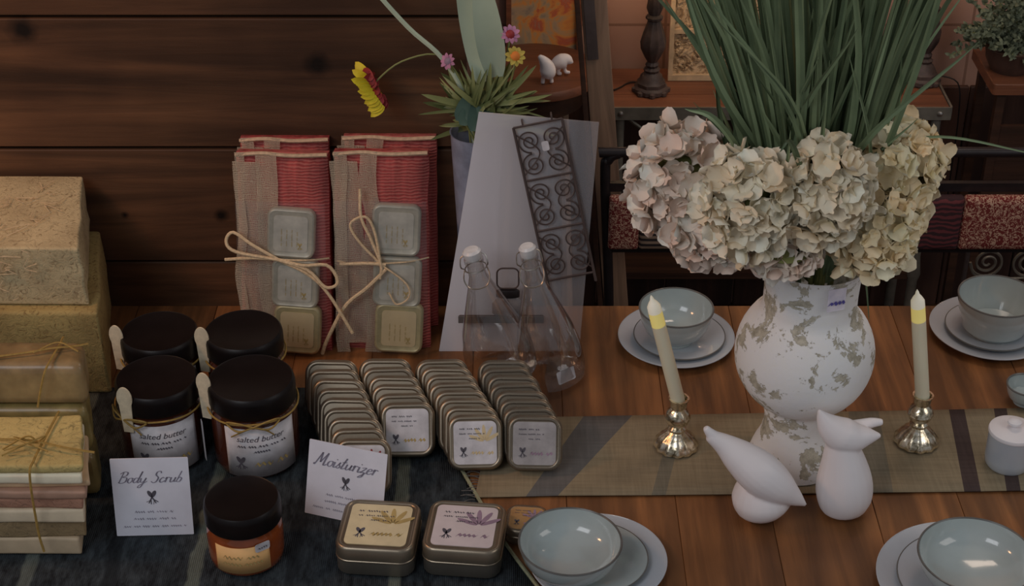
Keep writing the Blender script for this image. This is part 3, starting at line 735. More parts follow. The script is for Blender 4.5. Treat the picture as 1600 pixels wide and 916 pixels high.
mx = q.n('ShaderNodeMixShader'); q.l(q.math('MULTIPLY_ADD', lw.outputs['Fresnel'], .5, .07), mx.inputs[0]); q.l(tr.outputs[0], mx.inputs[1]); q.l(gl.outputs[0], mx.inputs[2]); q.l(mx.outputs[0], q.out.inputs[0]); CELLO = q.m
pack(at(380, 548), at(518, 552), R(14), (440, 240), 'left front red gift pack with three cream tins and a wide twine bow', 1)
pack(at(530, 548), at(672, 549), R(14), (600, 238), 'right front red gift pack with long crossing twine ends, beside the white board', 2)
pack(at(392, 512), at(524, 514), R(10), (450, 217), 'red gift pack behind the left front pack, only its top showing', 3, full=False)
pack(at(546, 512), at(684, 514), R(10), (600, 214), 'red gift pack behind the right front pack, only its top showing', 4, full=False)

# ================================================================== BOARD
q = N('translucent frosted acrylic fading to clear'); q.col(C(150, 148, 158)); q.fin(.45); m_board = q.m
sx = q.n('ShaderNodeSeparateXYZ'); q.l(q.coord(), sx.inputs[0])
q.l(q.ramp(q.math('MULTIPLY_ADD', sx.outputs[0], 3.0, 0), [(.1, (.72,)*3+(1,)), (.45, (.42,)*3+(1,)), (.85, (.14,)*3+(1,))]), q.p.inputs['Alpha'])
pA, pB = at(686, 549, TZ), at(905, 549, TZ)
M, W = quadframe(pA, pB, R(6))
tl, trr, br_ = to_plane(M, 748, 176), to_plane(M, 936, 192), to_plane(M, 905, 549)
MBOARD = M.copy()
ring = [(0, 0), (br_.x, 0), (trr.x, trr.y), (tl.x, tl.y)]
bd = MB().loft([[(x, y, z) for x, y in ring] for z in (-.005, 0)]).build('display_board', m_board, None, M, smooth=False)
tag(bd, 'tall translucent white slanted board standing behind the glass bottles', 'display board')

# ================================================================== GLASS BOTTLES
q = N('thin clear glass'); lw = q.n('ShaderNodeLayerWeight'); lw.inputs[0].default_value = .35
tr = q.n('ShaderNodeBsdfTransparent'); tr.inputs[0].default_value = (.93, .93, .92, 1); gl = q.n('ShaderNodeBsdfGlossy'); gl.inputs['Roughness'].default_value = .06
mx = q.n('ShaderNodeMixShader'); q.l(q.math('MULTIPLY_ADD', lw.outputs['Facing'], .75, .06), mx.inputs[0]); q.l(tr.outputs[0], mx.inputs[1]); q.l(gl.outputs[0], mx.inputs[2]); q.l(mx.outputs[0], q.out.inputs[0]); m_glass = q.m
m_stop = plain('white porcelain stopper', C(170, 166, 168), .3, bump=0)
def bottle(px, py, Rr, top, label, wpx=None):
    p = at(px, py, TZ+.001); tp = atY(top[0], top[1], p.y+.01); ax = tp-p; H = ax.length
    rot = Vector((0, 0, 1)).rotation_difference(Vector((ax.x*.55, ax.y, ax.z))).to_matrix().to_4x4()
    t = thing('swing_top_bottle', label, 'bottle', T(*p) @ RZ(0) @ Matrix.Shear('XY', 4, (ax.x/ax.z*.0, 0)) , 'clear swing-top bottles')
    A = Matrix.Identity(4)
    prof = [(0, .004), (Rr*.8, .002), (Rr*.97, .01), (Rr, .03), (Rr*.99, H*.22), (Rr*.86, H*.38), (Rr*.6, H*.56), (Rr*.36, H*.72), (Rr*.25, H*.8), (Rr*.22, H*.9), (Rr*.27, H*.905), (Rr*.27, H*.93), (Rr*.2, H*.935)]
    MB().lathe(prof, 56, cap=False).build('glass_body', m_glass, t)
    MB().lathe([(0, H*.925), (Rr*.2, H*.925), (Rr*.24, H*.94), (Rr*.26, H*.985), (Rr*.2, H), (0, H+.001)], 24).build('stopper', m_stop, t)
    mb = MB(); rn = Rr*.3
    mb.tube([(rn*math.cos(k*PI/12), rn*math.sin(k*PI/12), H*.86) for k in range(24)], .0015, 5, closed=True)
    for sg in (-1, 1):
        mb.tube(bez([(sg*rn, 0, H*.86), (sg*rn*1.25, -.01, H*.9), (sg*rn*1.05, 0, H*.955), (0, 0, H*.965)], 12), .0015, 5)
        mb.tube(bez([(sg*rn, 0, H*.86), (sg*rn*1.2, -.02, H*.82), (sg*rn*.8, -.03, H*.77), (0, -.034, H*.76)], 12), .0015, 5)
    mb.build('wire_bail', m_steel, t)
    vs = [(a, b, 0) for a, b, c in rrpts(Rr*.6, .03, .003, 0, 2)]
    R1 = Rr+.001
    MB().add(wrapcyl([(a+Rr*.45, b, 0) for a, b, c in vs], R1, H*.13), [tuple(range(len(vs)))]).build('label', m_paper, t, smooth=False)
    t.matrix_world = T(*p) @ RY(math.atan2(ax.x, ax.z))
    return t
bottle(788, 582, .072, (736, 386), 'clear swing-top bottle on the left, behind the see-through tins')
bottle(868, 590, .066, (823, 380), 'clear swing-top bottle on the right, beside the bare pine table')

# shelf on the board + flask
q_ = to_plane(MBOARD, 783, 492); sh = MBOARD @ Vector((q_.x, q_.y, .0)); 
t = thing('metal_shelf', 'narrow dark metal shelf fixed across the lower part of the white board', 'shelf', T(*sh))
MB().rr(.175, .024, .004, [(0, .002), (.002, 0), (.003, 0), (.003, .002)], T(0, -.0125, -.003)).build('shelf_plate', m_iron, t)
MB().box((0, -.025, .004), (.175, .0015, .016)).build('front_lip', plain('dull grey metal', C(74, 70, 68), .5, .3), t, smooth=False)
t = thing('small_flask', 'small faceted grey flask with black cap and wire ring on the board shelf', 'flask', T(sh.x+.014, sh.y-.0135, sh.z+.001))
SQ = Matrix.Diagonal((1, .34, 1, 1))
MB().lathe([(.0, 0), (.02, 0), (.032, .012), (.032, .036), (.02, .05), (.016, .052)], 8, SQ).build('flask_body', plain('smoky grey glass', C(92, 88, 88), .2), t)
MB().lathe([(.019, .051), (.024, .052), (.024, .066), (.02, .069), (0, .069)], 24, SQ).build('cap', m_black, t)
MB().tube([(a, 0, .095+b) for a, b, c in rrpts(.044, .048, .012, 0, 5)], .0018, 6, closed=True).build('wire_ring', m_iron, t)

# ================================================================== BOUQUET behind the board
p = at(748, 500)
zt = atY(748, 205, p.y).z-TZ
t = thing('flower_vase', 'tall slim grey-blue vase behind the translucent board holding wild flowers', 'vase', T(*p))
MB().lathe([(0, 0), (.034, 0), (.036, .01), (.042, zt*.5), (.052, zt-.004), (.054, zt), (.051, zt-.001), (.048, zt-.03), (.03, .03), (0, .03)], 40, cap=False).build('vase_body', plain('blue grey enamel', C(92, 96, 108), .4), t)
VT = Vector((p.x, p.y, TZ+zt))
def leaf(mb, base, tip, w, bend=.1, n=10, fold=.25, up=Vector((0, -1, .3)), mi=0, blunt=.5):
    base, tip = Vector(base), Vector(tip); ax = tip-base; L = ax.length; side = ax.cross(up)
    if side.length < 1e-6: side = ax.orthogonal()
    side.normalize(); nrm = side.cross(ax).normalized(); vs = []; fs = []
    for i in range(n+1):
        u = i/n; c = base+ax*u+nrm*bend*L*math.sin(u*PI); ww = w*.5*(math.sin(PI*min(1, u*.96+.04)**.8))**blunt
        vs += [c-side*ww+nrm*fold*ww, c, c+side*ww+nrm*fold*ww]
    for i in range(n): a = 3*i; fs += [(a, a+1, a+4, a+3), (a+1, a+2, a+5, a+4)]
    mb.add(vs, fs, None, mi)
Yb = p.y
def flower_stem(name, label, pts, r, m, head=None, cat='flower'):
    t = thing(name, label, cat, T(*VT)); inv = T(*(-VT))
    mb = MB(); mb.tube(bez(pts, 24), r, 6); mb.v = [tuple(Vector(q)-VT) for q in mb.v]; mb.build('stem', m, t)
    if head: head(t)
    return t
def daisy(center, r, nrm, m1, m2, n=14, name='petals'):
    def h(t):
        c = Vector(center)-VT; q = Vector((0, 0, 1)).rotation_difference(Vector(nrm)).to_matrix().to_4x4(); M = T(*c) @ q
        mb = MB()
        for k in range(n):
            a = 2*PI*k/n; leaf(mb, (r*.2*math.cos(a), r*.2*math.sin(a), 0), (r*math.cos(a), r*math.sin(a), r*random.uniform(-.1, .3)), r*.5, .1, 6, up=Vector((0, 0, 1)))
        mb.v = [tuple(M @ Vector(v_)) for v_ in mb.v]; mb.build(name, m1, t)
        MB().lathe([(r*.5, -.01*r), (r*.46, r*.12), (r*.25, r*.3), (0, r*.34)], 16, M).build('flower_center', m2, t)
    return h
V = lambda a, b, dy=0: atY(a, b, Yb+dy)
base = VT+Vector((0, 0, -.05))
def ruffle(t):        # blanket flower seen edge-on, facing left
    c = V(577, 140)-VT; mb = MB(); mr = MB()
    for k in range(13):
        a = -.5*PI+(k/12)*PI*1.0; y = math.sin(a)*.046
        for dep in (-.5, 0, .5):
            s0 = c+Vector((.012-.012*dep*0+y*-.35, dep*.04, y*.55)); tipx = s0+Vector((-.022-.006*random.random(), dep*.03, y*.35+random.uniform(-.004, .004)))
            leaf(mb, s0, tipx, .017, .1, 6)
        leaf(mr, c+Vector((.022-y*.3, random.uniform(-.02, .02), y*.55)), c+Vector((.003-y*.3, random.uniform(-.02, .02), y*.8)), .02, .1, 6)
    mb.build('yellow_petals', m_yellow, t); mr.build('red_petals', m_red, t)
flower_stem('blanket_flower', 'yellow and dark red blanket flower drooping in front of the plank wall', [base, V(730, 150), V(690, 88), V(630, 95), V(590, 125), V(586, 140)], .0018, m_stem, ruffle)
flower_stem('pink_flower', 'small pink flower left of the pale leaf', [base, V(735, 160), V(712, 120), V(702, 100, -.01)], .0022, m_stem, daisy(V(700, 96, -.015), .017, (-.6, -1, .6), m_pink, m_purple, 9))
flower_stem('pink_flower', 'small pink flower right of the pale leaf near the top', [base, V(765, 150), V(790, 90), V(797, 60, -.01)], .0022, m_stem, daisy(V(797, 54, -.015), .02, (.5, -1, .9), m_pink, m_red, 10))
flower_stem('yellow_flower', 'yellow flower low on the right of the bouquet', [base, V(780, 170), V(800, 120), V(804, 92, -.01)], .0022, m_stem, daisy(V(805, 88, -.015), .021, (.4, -1, .8), plain('mustard petals', C(122, 108, 46), .7, var=.3), plain('orange centre', C(150, 84, 30), .7), 10))
t = flower_stem('pale_flower_stalk', 'thick pale green stalk reaching up to the left past the plank wall', [base, V(725, 150), V(690, 90), V(640, 45), V(590, -10), V(570, -40)], .005, m_pale, cat='stalk')
def leafthing(name, label, m, leaves, cat='leaf'):
    t = thing(name, label, cat, T(*VT)); mb = MB(); st = MB()
    for (a, b, w, bd_) in leaves: leaf(mb, a, b, w, bd_, 14)
    st.tube(bez([base, (Vector(leaves[0][0])+base)/2, leaves[0][0]], 8), .002, 5)
    for q in (mb, st): q.v = [tuple(Vector(v_)-VT) for v_ in q.v]
    mb.build('leaf_blade', m, t); st.build('stem', m_stem, t)
leafthing('broad_pale_leaf', 'tall broad pale green leaf rising out of the top of the photo', m_pale, [(V(775, 120), V(748, -50), .055, .06), (V(752, 128), V(716, -50), .04, -.05)])
leafthing('round_teal_leaf', 'rounded dark blue-green leaf hanging over the left of the grey vase', m_teal, [(V(752, 150), V(712, 188, -.03), .05, .1), (V(745, 165), V(718, 195, -.04), .04, .1), (V(758, 165), V(735, 205, -.05), .05, .12)])
t = thing('bouquet_greenery', 'mass of narrow olive leaves around the mouth of the grey vase', 'foliage', T(*VT), None)
mb = MB(); rn = random.Random(4)
for k in range(190):
    a = rn.uniform(0, 2*PI); e = rn.uniform(-.3, 1.3); L = rn.uniform(.05, .13)
    d = Vector((math.cos(a)*math.cos(e), math.sin(a)*math.cos(e)*.3, math.sin(e)))
    s0 = Vector((rn.uniform(-.02, .04), rn.uniform(-.01, .02), rn.uniform(.01, .06))); leaf(mb, s0, s0+d*L, rn.uniform(.004, .014), rn.uniform(-.25, .25), 8)
mb.build('leaves', m_stem, t); t2 = MB()
for k in range(8): t2.tube([(rn.uniform(-.02, .02), rn.uniform(-.02, .02), -.06), (rn.uniform(-.04, .06), 0, .05)], .002, 5)
t2.build('stems', m_stem, t)

# ================================================================== BACKGROUND RIGHT
# console table
cz_ = .78; pf = at(960, 168, cz_); CY = pf.y; xL = atY(952, 170, CY).x; xR = atY(1488, 160, CY).x
t = thing('console_table', 'metal-edged console table with reddish wood top carrying the two lamps', 'console table', T((xL+xR)/2, CY+.125, 0))
Wc = xR-xL
mb = MB()
for k in range(3): mb.box((0, -.1+k*.083+.015, cz_-.012), (Wc-.01, .081, .024))
mb.build('wood_top', m_brownwood, t, smooth=False)
m_edge = plain('dull grey riveted metal', C(84, 80, 72), .5, .5)
mb = MB().box((0, -.128, cz_-.016), (Wc, .006, .036)).box((-Wc/2, 0, cz_-.016), (.006, .25, .036)).box((Wc/2, 0, cz_-.016), (.006, .25, .036)); mb.build('metal_edge', m_edge, t, smooth=False)
for k in range(5):
    x = -Wc/2+.03+k*(Wc-.06)/4; MB().lathe([(.008, 0), (.007, .003), (.003, .005), (0, .0055)], 12).build('rivet', m_steel, t, T(x, -.131, cz_-.016) @ RX(PI/2))
for sx in (-1, 1):
    for sy in (-1, 1): MB().lathe([(.014, 0), (.014, cz_*.3), (.02, cz_*.33), (.013, cz_*.4), (.013, cz_-.03)], 14).build('leg', m_edge, t, T(sx*(Wc/2-.03), sy*.105, 0))
    MB().tube([(sx*(Wc/2-.035), -.1, cz_-.03), (sx*(Wc/2-.16), -.1, cz_-.13)], .005, 6).build('brace', m_edge, t)
MB().box((0, 0, .25), (Wc-.04, .22, .02)).build('lower_shelf', m_darkwood, t, smooth=False)
# lamps
m_lampbase = plain('antique grey brown resin', C(52, 42, 38), .55, sc=40, var=.4, bump=.4)
mE = N('warm fabric shade'); mE.col(C(200, 170, 130)); mE.fin(.8); m_shade = mE.m
def oct_loft(mb, prof, n=8, rot=PI/8):
    mb.loft([[(r*math.cos(2*PI*k/n+rot), r*math.sin(2*PI*k/n+rot), z) for k in range(n)] for r, z in prof])
def lamp(px, py, label, power):
    p = at(px, py, cz_); t = thing('table_lamp', label, 'lamp', T(*p), 'carved lamps on the console')
    mb = MB(); oct_loft(mb, [(.044, 0), (.048, .004), (.047, .014), (.04, .02), (.04, .03), (.033, .036), (.031, .046), (.022, .055), (.018, .06)]); mb.build('foot', m_lampbase, t)
    mb = MB()
    for k in range(8): a = 2*PI*k/8; mb.lathe([(0, 0), (.009, .001), (.009, .01), (0, .014)], 8, T(.043*math.cos(a), .043*math.sin(a), .001))
    mb.build('foot_scrolls', m_lampbase, t)
    prof = [(.018, .058), (.022, .066), (.014, .072), (.018, .08), (.013, .088), (.02, .1), (.031, .125), (.033, .145), (.027, .17), (.019, .195), (.016, .205), (.022, .21), (.022, .216), (.015, .222), (.021, .24), (.017, .27), (.012, .3), (.012, .36)]
    n = 40; rings = [[(r*(1+.05*math.cos(10*2*PI*k/n))*math.cos(2*PI*k/n), r*(1+.05*math.cos(10*2*PI*k/n))*math.sin(2*PI*k/n), z) for k in range(n)] for r, z in prof]
    MB().loft(rings).build('stem', m_lampbase, t)
    o = MB().lathe([(.12, .37), (.07, .52)], 40, cap=False).build('lamp_shade', m_shade, t); o.modifiers.new('s', 'SOLIDIFY').thickness = .002
    MB().lathe([(0, .36), (.012, .37), (.02, .4), (.018, .425), (0, .44)], 16).build('bulb', BULB, t)
    l = bpy.data.lights.new('lamp_bulb_light', 'POINT'); l.energy = power; l.color = (1, .68, .46); l.shadow_soft_size = .03
    lo = bpy.data.objects.new('lamp_bulb_light', l); COL.objects.link(lo); lo.parent = t; lo.location = (0, 0, .35)
    return t
q = N('lit bulb'); q.col((.9, .8, .6, 1)); q.p.inputs['Emission Color'].default_value = (1, .6, .3, 1); q.p.inputs['Emission Strength'].default_value = 3; BULB = q.m
tl_ = lamp(1017, 143, 'carved dark table lamp on the left end of the console', 1.6)
tr_ = lamp(1440, 128, 'carved dark table lamp on the right end of the console, cord hanging', .7)
for tt, sg, ends in ((tl_, -1, [(955, 160), (970, 138)]), (tr_, 1, None)):
    P0 = Vector(tt.matrix_world.translation)
    if sg < 0: pts = [(0, .03, .008), (-.05, .05, .004), (-.08, .02, .004), (-.1, .0, .004)]
    else: pts = [(.02, .03, .01), (.05, .03, .006), (.1, .0, -.005), (.112, -.01, -.1), (.118, .0, -.25), (.12, .0, -.4)]
    MB().tube(bez(pts, 24), .0022, 6).build('cord', m_cord, tt)
# framed relief
mR = N('cream carved relief'); f = mR.noise(mR.coord(), 26, 5, .6, 2.5); mR.col(mR.ramp(f, [(.4, C(90, 72, 50)), (.52, C(132, 112, 86)), (.7, C(140, 124, 100))])); mR.bump(f, 1, .012); m_relief = mR.fin(.7)
m_frame = plain('aged cream frame', C(128, 110, 86), .6)
pl, pr_ = at(1043, 124, cz_+.001), at(1215, 124, cz_+.001)
M, W = quadframe(pl, pr_, R(4))
t = thing('relief_panel', 'framed cream floral relief panel standing on the console behind the grass', 'wall panel', M)
Hh = .42
mb = MB()
for (c, d) in (((W/2, .008, 0), (W, .016, .022)), ((W/2, Hh-.008, 0), (W, .016, .022)), ((.006, Hh/2, 0), (.012, Hh-.032, .02)), ((W-.006, Hh/2, 0), (.012, Hh-.032, .02)), ((W/2, Hh*.33, 0), (W-.024, .012, .016)), ((W/2, Hh*.66, 0), (W-.024, .012, .016))): mb.box(c, d)
mb.build('frame', m_frame, t, smooth=False)
rn = random.Random(5); mb = MB().box((W/2, Hh/2, -.006), (W-.01, Hh-.01, .008))
for k in range(110):
    x, y = rn.uniform(.02, W-.02), rn.uniform(.02, Hh-.02); r = rn.uniform(.006, .014); a0 = rn.uniform(0, 6)
    for q_ in range(5): a = a0+q_*2*PI/5; mb.lathe([(r*.5, 0), (r*.42, .004), (0, .006)], 8, T(x+r*.6*math.cos(a), y+r*.6*math.sin(a), -.002))
mb.build('carved_relief', m_relief, t)

# bench with cushion
BY = TE+.36
def B(px, py, dy=0): return atY(px, py, BY+dy)
x0b, x1b = B(945, 300).x, B(1720, 290).x
zt_, zm_, zl_ = B(1500, 238).z, B(1500, 291).z, B(1500, 386).z
t = thing('metal_bench', 'black metal framed bench with patterned back pad behind the table', 'bench', T((x0b+x1b)/2, BY, 0))
ox = (x0b+x1b)/2; hw = (x1b-x0b)/2
mb = MB(); rc = .05
pts = [(-hw+.03, .03, .02), (-hw+.02, .0, .5), (-hw, 0, zt_-rc-.02), (-hw+.006, 0, zt_-.02), (-hw+.03, 0, zt_-.003), (-hw+.07, 0, zt_), (hw-.07, 0, zt_), (hw-.03, 0, zt_-.003), (hw-.006, 0, zt_-.02), (hw, 0, zt_-rc-.02), (hw, 0, .5), (hw, .03, .02)]
mb.tube(bez(pts, 120), .012, 10)
mb.build('back_frame', m_black, t)
for z in (zm_, zl_): MB().box((0, 0, z), (2*hw-.01, .014, .022)).build('rail', m_black, t, smooth=False)
MB().box((0, -.14, .44), (2*hw, .26, .03)).build('seat', m_darkwood, t, smooth=False)
for sg in (-1, 1): MB().tube([(sg*(hw-.03), -.26, .44), (sg*(hw-.03), -.27, .02)], .01, 8).build('front_leg', m_black, t)
# cushion with patchwork
def paisley(name, cr, cc, sc=55):
    m = N(name); v = m.coord()
    vn = m.n('ShaderNodeTexVoronoi', feature='F1'); vn.inputs['Scale'].default_value = sc*.5; m.l(v, vn.inputs['Vector'])
    nz = m.noise(v, sc, 2, .5, 3.5)
    r_ = m.math('SINE', m.math('MULTIPLY', m.math('ADD', vn.outputs['Distance'], m.math('MULTIPLY', nz, .8)), 22))
    m.col(m.ramp(r_, [(.42, cr), (.55, cc)])); return m.fin(.85, spec=.2)
m_pais = paisley('red cream paisley fabric', C(74, 28, 26), C(128, 104, 88))
q = N('black and cream striped fabric'); wv = q.n('ShaderNodeTexWave', bands_direction='Z'); wv.inputs['Scale'].default_value = 22; q.l(q.coord(), wv.inputs['Vector']); q.col(q.ramp(wv.outputs[0], [(.45, C(28, 22, 22)), (.55, C(96, 80, 66))])); m_stripe = q.fin(.85)
q = N('maroon zigzag fabric'); wv = q.n('ShaderNodeTexWave', bands_direction='Z'); wv.inputs['Scale'].default_value = 24; wv.inputs['Distortion'].default_value = 6; q.l(q.coord(), wv.inputs['Vector']); q.col(q.ramp(wv.outputs[0], [(.4, C(32, 16, 18)), (.7, C(66, 28, 30))])); m_maroon = q.fin(.85)
segs = [(950, 998, m_pais), (998, 1060, m_stripe), (1060, 1180, m_maroon), (1180, 1300, m_pais), (1300, 1497, m_maroon), (1497, 1640, m_pais), (1640, 1715, m_stripe)]
cu = thing('back_cushion', 'long patchwork pad of red paisley, striped and maroon squares on the bench back', 'cushion', T(ox, BY-.025, 0))
zc0, zc1 = zl_+.0115, zm_-.0115
for (a, b, mt) in segs:
    xa, xb = B(a, 340).x-ox, B(b, 340).x-ox
    M = T((xa+xb)/2, 0, (zc0+zc1)/2) @ RX(PI/2)
    MB().rr(xb-xa, zc1-zc0, .008, [(-.014, .006), (-.008, .001), (0, 0), (.007, .001), (.012, .006), (.0135, .02)], M).build('fabric_square', mt, cu)

# wrought iron helper: scroll spirals
def spiral(mb, c, r, turns, sgn, r0=.0035, M=None, start=0):
    pts = []
    n = int(26*turns)
    for k in range(n+1):
        a = start+sgn*2*PI*turns*k/n; rr_ = r*(1-.86*k/n); pts.append((c[0]+rr_*math.cos(a), 0, c[1]+rr_*math.sin(a)))
    mb.tube(pts, r0, 5, M)
# iron scroll trellis hooked onto the face of the board
def Gb(a_, b_): q_ = to_plane(MBOARD, a_, b_); return Vector((q_.x, q_.y, .006))
gl_, gr_, tl2, tr2 = Gb(858, 432), Gb(925, 428), Gb(798, 196), Gb(882, 186)
gl_.x = min(gl_.x, 9); g0 = (gl_+gr_)/2; g1 = (tl2+tr2)/2; ax = g1-g0; Lp = ax.length; Wp = ((gr_-gl_).length+(tr2-tl2).length)/2
ang = math.atan2(ax.x, ax.y)
t = thing('iron_scroll_trellis', 'dark wrought iron scroll trellis with white price tag against the white board', 'iron trellis', MBOARD @ T(*g0) @ RZ(-ang) @ RX(-PI/2) @ Matrix.Diagonal((1, 1, -1, 1)) @ RX(0) if False else MBOARD @ T(*g0) @ RZ(-ang) @ Matrix(((1, 0, 0, 0), (0, 0, 1, 0), (0, -1, 0, 0), (0, 0, 0, 1))))
mb = MB()
for x in (-Wp/2, Wp/2): mb.tube([(x, 0, -.02), (x, 0, Lp)], .003, 6)
for z in (Lp, Lp*.66, Lp*.33, 0): mb.tube([(-Wp/2, 0, z), (Wp/2, 0, z)], .0024, 6)
for x in (-Wp*.3, Wp*.3): mb.tube(bez([(x, 0, Lp), (x, .002, Lp+.01), (x, .012, Lp+.012)], 6), .002, 5)
mb.build('iron_frame', m_iron, t)
mb = MB()
for r_ in range(3):
    z = Lp*(.165+.33*r_)
    for sx in (-1, 1):
        spiral(mb, (sx*Wp*.24, z+Lp*.075), Wp*.25, 2.0, sx, .0017, start=-PI/2)
        spiral(mb, (sx*Wp*.24, z-Lp*.075), Wp*.25, 2.0, -sx, .0017, start=PI/2)
        mb.tube(bez([(sx*Wp*.5, 0, z-.045), (sx*Wp*.08, 0, z), (sx*Wp*.5, 0, z+.045)], 14), .0016, 5)
mb.build('scrolls', m_iron, t)
MB().rr(.014, .02, .004, [(0, 0), (.001, 0)], T(.006, -.005, Lp*.86) @ RX(PI/2)).build('price_tag', m_paper, t)
# scroll ironwork low behind the bench, right
pI = atY(1570, 410, BY+.3)
t = thing('iron_scroll_stand', 'dark iron scrollwork low behind the bench at the right edge', 'iron stand', T(pI.x, BY+.3, 0))
mb = MB(); z = pI.z
spiral(mb, (-.045, z), .045, 2.4, 1, .004, start=PI); spiral(mb, (.06, z), .045, 2.4, -1, .004, start=0)
mb.tube(bez([(-.09, 0, z), (-.07, 0, z-.04), (0, 0, z-.05), (.09, 0, z-.04), (.105, 0, z)], 16), .004, 6)
mb.build('scrollwork', m_edge, t)
mb = MB()
for x in (-.1, .12): mb.tube([(x, 0, .01), (x, 0, z+.06)], .006, 6)
mb.tube([(-.1, 0, z+.06), (.12, 0, z+.06)], .006, 6); mb.build('stand_frame', m_iron, t)

# weathered post leaning
PY = TE+.47
a, b = atY(925, -40, PY+.1), atY(962, 470, PY)
dirv = (a-b).normalized(); L0 = b.z/dirv.z; foot = b-dirv*(L0-.03); L = (a-foot).length+.05
t = thing('leaning_wood_post', 'weathered grey brown wooden post leaning beside the iron scroll panel', 'post', T(*foot) @ Vector((0, 0, 1)).rotation_difference(dirv).to_matrix().to_4x4())
MB().rr(.06, .022, .002, [(0, 0), (L, 0)]).build('board', m_oldwood, t)
MB().rr(.012, .03, .001, [(0, 0), (L, 0)], T(-.039, 0, 0)).build('edge_strip', m_darkwood, t)
zz = (atY(935, 85, PY+.1)-foot).length
MB().rr(.026, .004, .001, [(zz, 0), (L, 0)], T(-.012, -.014, 0)).build('metal_plate', m_iron, t)

# side table + birds figurine + painting
SY = 4.02; ps = atY(850, 118, SY)
st = thing('side_table', 'small brown wooden side table with rounded top far behind the bouquet', 'side table', T(ps.x-.02, SY+.05, 0))
MB().lathe([(0, ps.z-.03), (.155, ps.z-.03), (.165, ps.z-.024), (.165, ps.z-.006), (.16, ps.z), (0, ps.z)], 48).build('tabletop', m_brownwood, st)
MB().lathe([(0, ps.z-.09), (.13, ps.z-.09), (.13, ps.z-.03), (0, ps.z-.03)], 40).build('apron', m_darkwood, st)
for k in range(4):
    a = PI/4+k*PI/2; MB().tube([(.1*math.cos(a), .1*math.sin(a), ps.z-.06), (.14*math.cos(a), .14*math.sin(a), .01)], .014, 8).build('leg', m_oldwood, st)
def blob(name, chains, m, label=None, cat=None, vox=.003, parent=None, group=None):
    mb = MB()
    for pts, rs in chains:
        k = len(pts)*5; P = bez(pts, k); RR = [v_.x for v_ in bez([(r, 0, 0) for r in rs], k)]
        mb.tube(P, [max(.0008, r) for r in RR], 20)
    o = mb.build(name, m); r = o.modifiers.new('r', 'REMESH'); r.mode = 'VOXEL'; r.voxel_size = vox; r.use_smooth_shade = True
    s = o.modifiers.new('s', 'SMOOTH'); s.iterations = 4; s.factor = .5
    return tag(o, label, cat, group)
def sbird(chains, Yc, label):
    ch = [([atY(x_, y_, Yc+d_) for x_, y_, d_ in pts], [q*scl(atY(860, 100, Yc)) for q in rs]) for pts, rs in chains]
    o_ = blob('bird_figurine', ch, m_white, label, 'bird figurine', .002, group='small white bird figurines')
    o_.location.z += ps.z+.0005-min(v_.co.z for v_ in o_.data.vertices)
sbird([([(842, 80, 0), (848, 86, 0), (854, 95, 0), (856, 105, 0), (853, 113, 0)], [3, 7, 11, 13, 9]), ([(849, 112, 0), (848, 123, 0)], [3, 3.5]), ([(861, 110, 0), (862, 122, 0)], [3, 3.5])], SY-.05, 'small white ceramic bird on the left of the side table, tail raised')
sbird([([(863, 98, 0), (870, 92, 0), (879, 88, 0), (886, 86, 0), (892, 89, 0), (896, 91, 0)], [5, 10, 12, 9, 5, 1]), ([(874, 98, 0), (872, 107, 0), (878, 108, 0)], [3, 3, 2.5]), ([(882, 97, 0), (884, 105, 0), (891, 106, 0)], [3, 3, 2.5])], SY+.0, 'small white ceramic bird on the right of the side table, facing right')
mP = N('loose orange and yellow painting'); v = mP.coord(); f = mP.noise(v, 9, 4, .6, 1.5); mP.col(mP.ramp(f, [(.3, C(92, 84, 74)), (.44, C(118, 100, 78)), (.52, C(142, 96, 46)), (.6, C(128, 62, 42)), (.72, C(108, 92, 78))])); m_paint = mP.fin(.6)
pl, pr_ = atY(795, 60, BW-.03), atY(905, 60, BW-.03)
t = thing('framed_painting', 'loose orange and yellow painting hung on the far wall behind the bouquet', 'painting', T((pl.x+pr_.x)/2, BW-.012, 0))
zz0, zz1 = atY(850, 80, BW).z, atY(850, -140, BW).z; Wd = pr_.x-pl.x
MB().box((0, 0, (zz0+zz1)/2), (Wd, .01, zz1-zz0)).build('canvas', m_paint, t, smooth=False)
mb = MB()
for (c, d) in (((0, -.004, zz0), (Wd+.024, .022, .014)), ((0, -.004, zz1), (Wd+.024, .022, .014)), ((-Wd/2, -.004, (zz0+zz1)/2), (.014, .022, zz1-zz0-.012)), ((Wd/2, -.004, (zz0+zz1)/2), (.014, .022, zz1-zz0-.012))): mb.box(c, d)
mb.build('frame', m_brownwood, t, smooth=False)

# shrub on stool at right
qY = 3.95; pz = atY(1570, 122, qY)
t = thing('wooden_stool', 'brown wooden plant stool under the shrub at the right edge', 'stool', T(atY(1632, 122, qY).x, qY+.08, 0))
MB().rr(.28, .24, .01, [(pz.z-.03, 0), (pz.z-.002, 0), (pz.z, .002)]).build('stool_top', m_brownwood, t)
for sx in (-1, 1):
    for sy in (-1, 1): MB().box((sx*.11, sy*.09, (pz.z-.03)/2), (.022, .022, pz.z-.03)).build('leg', m_darkwood, t, smooth=False)
MB().box((0, -.09, pz.z-.28), (.2, .012, .3)).build('front_panel', m_darkwood, t, smooth=False)
pp = Vector((atY(1590, 100, qY).x, qY+.06, pz.z))
t = thing('potted_shrub', 'grey-green small-leaved shrub in a dark pot at the top right corner', 'plant', T(*pp))
MB().lathe([(0, 0), (.05, 0), (.065, .03), (.07, .06), (.074, .065), (.06, .066), (0, .06)], 32).build('pot', plain('dark brown pot', C(48, 34, 28), .5), t)
mb = MB(); st_ = MB(); rn = random.Random(8)
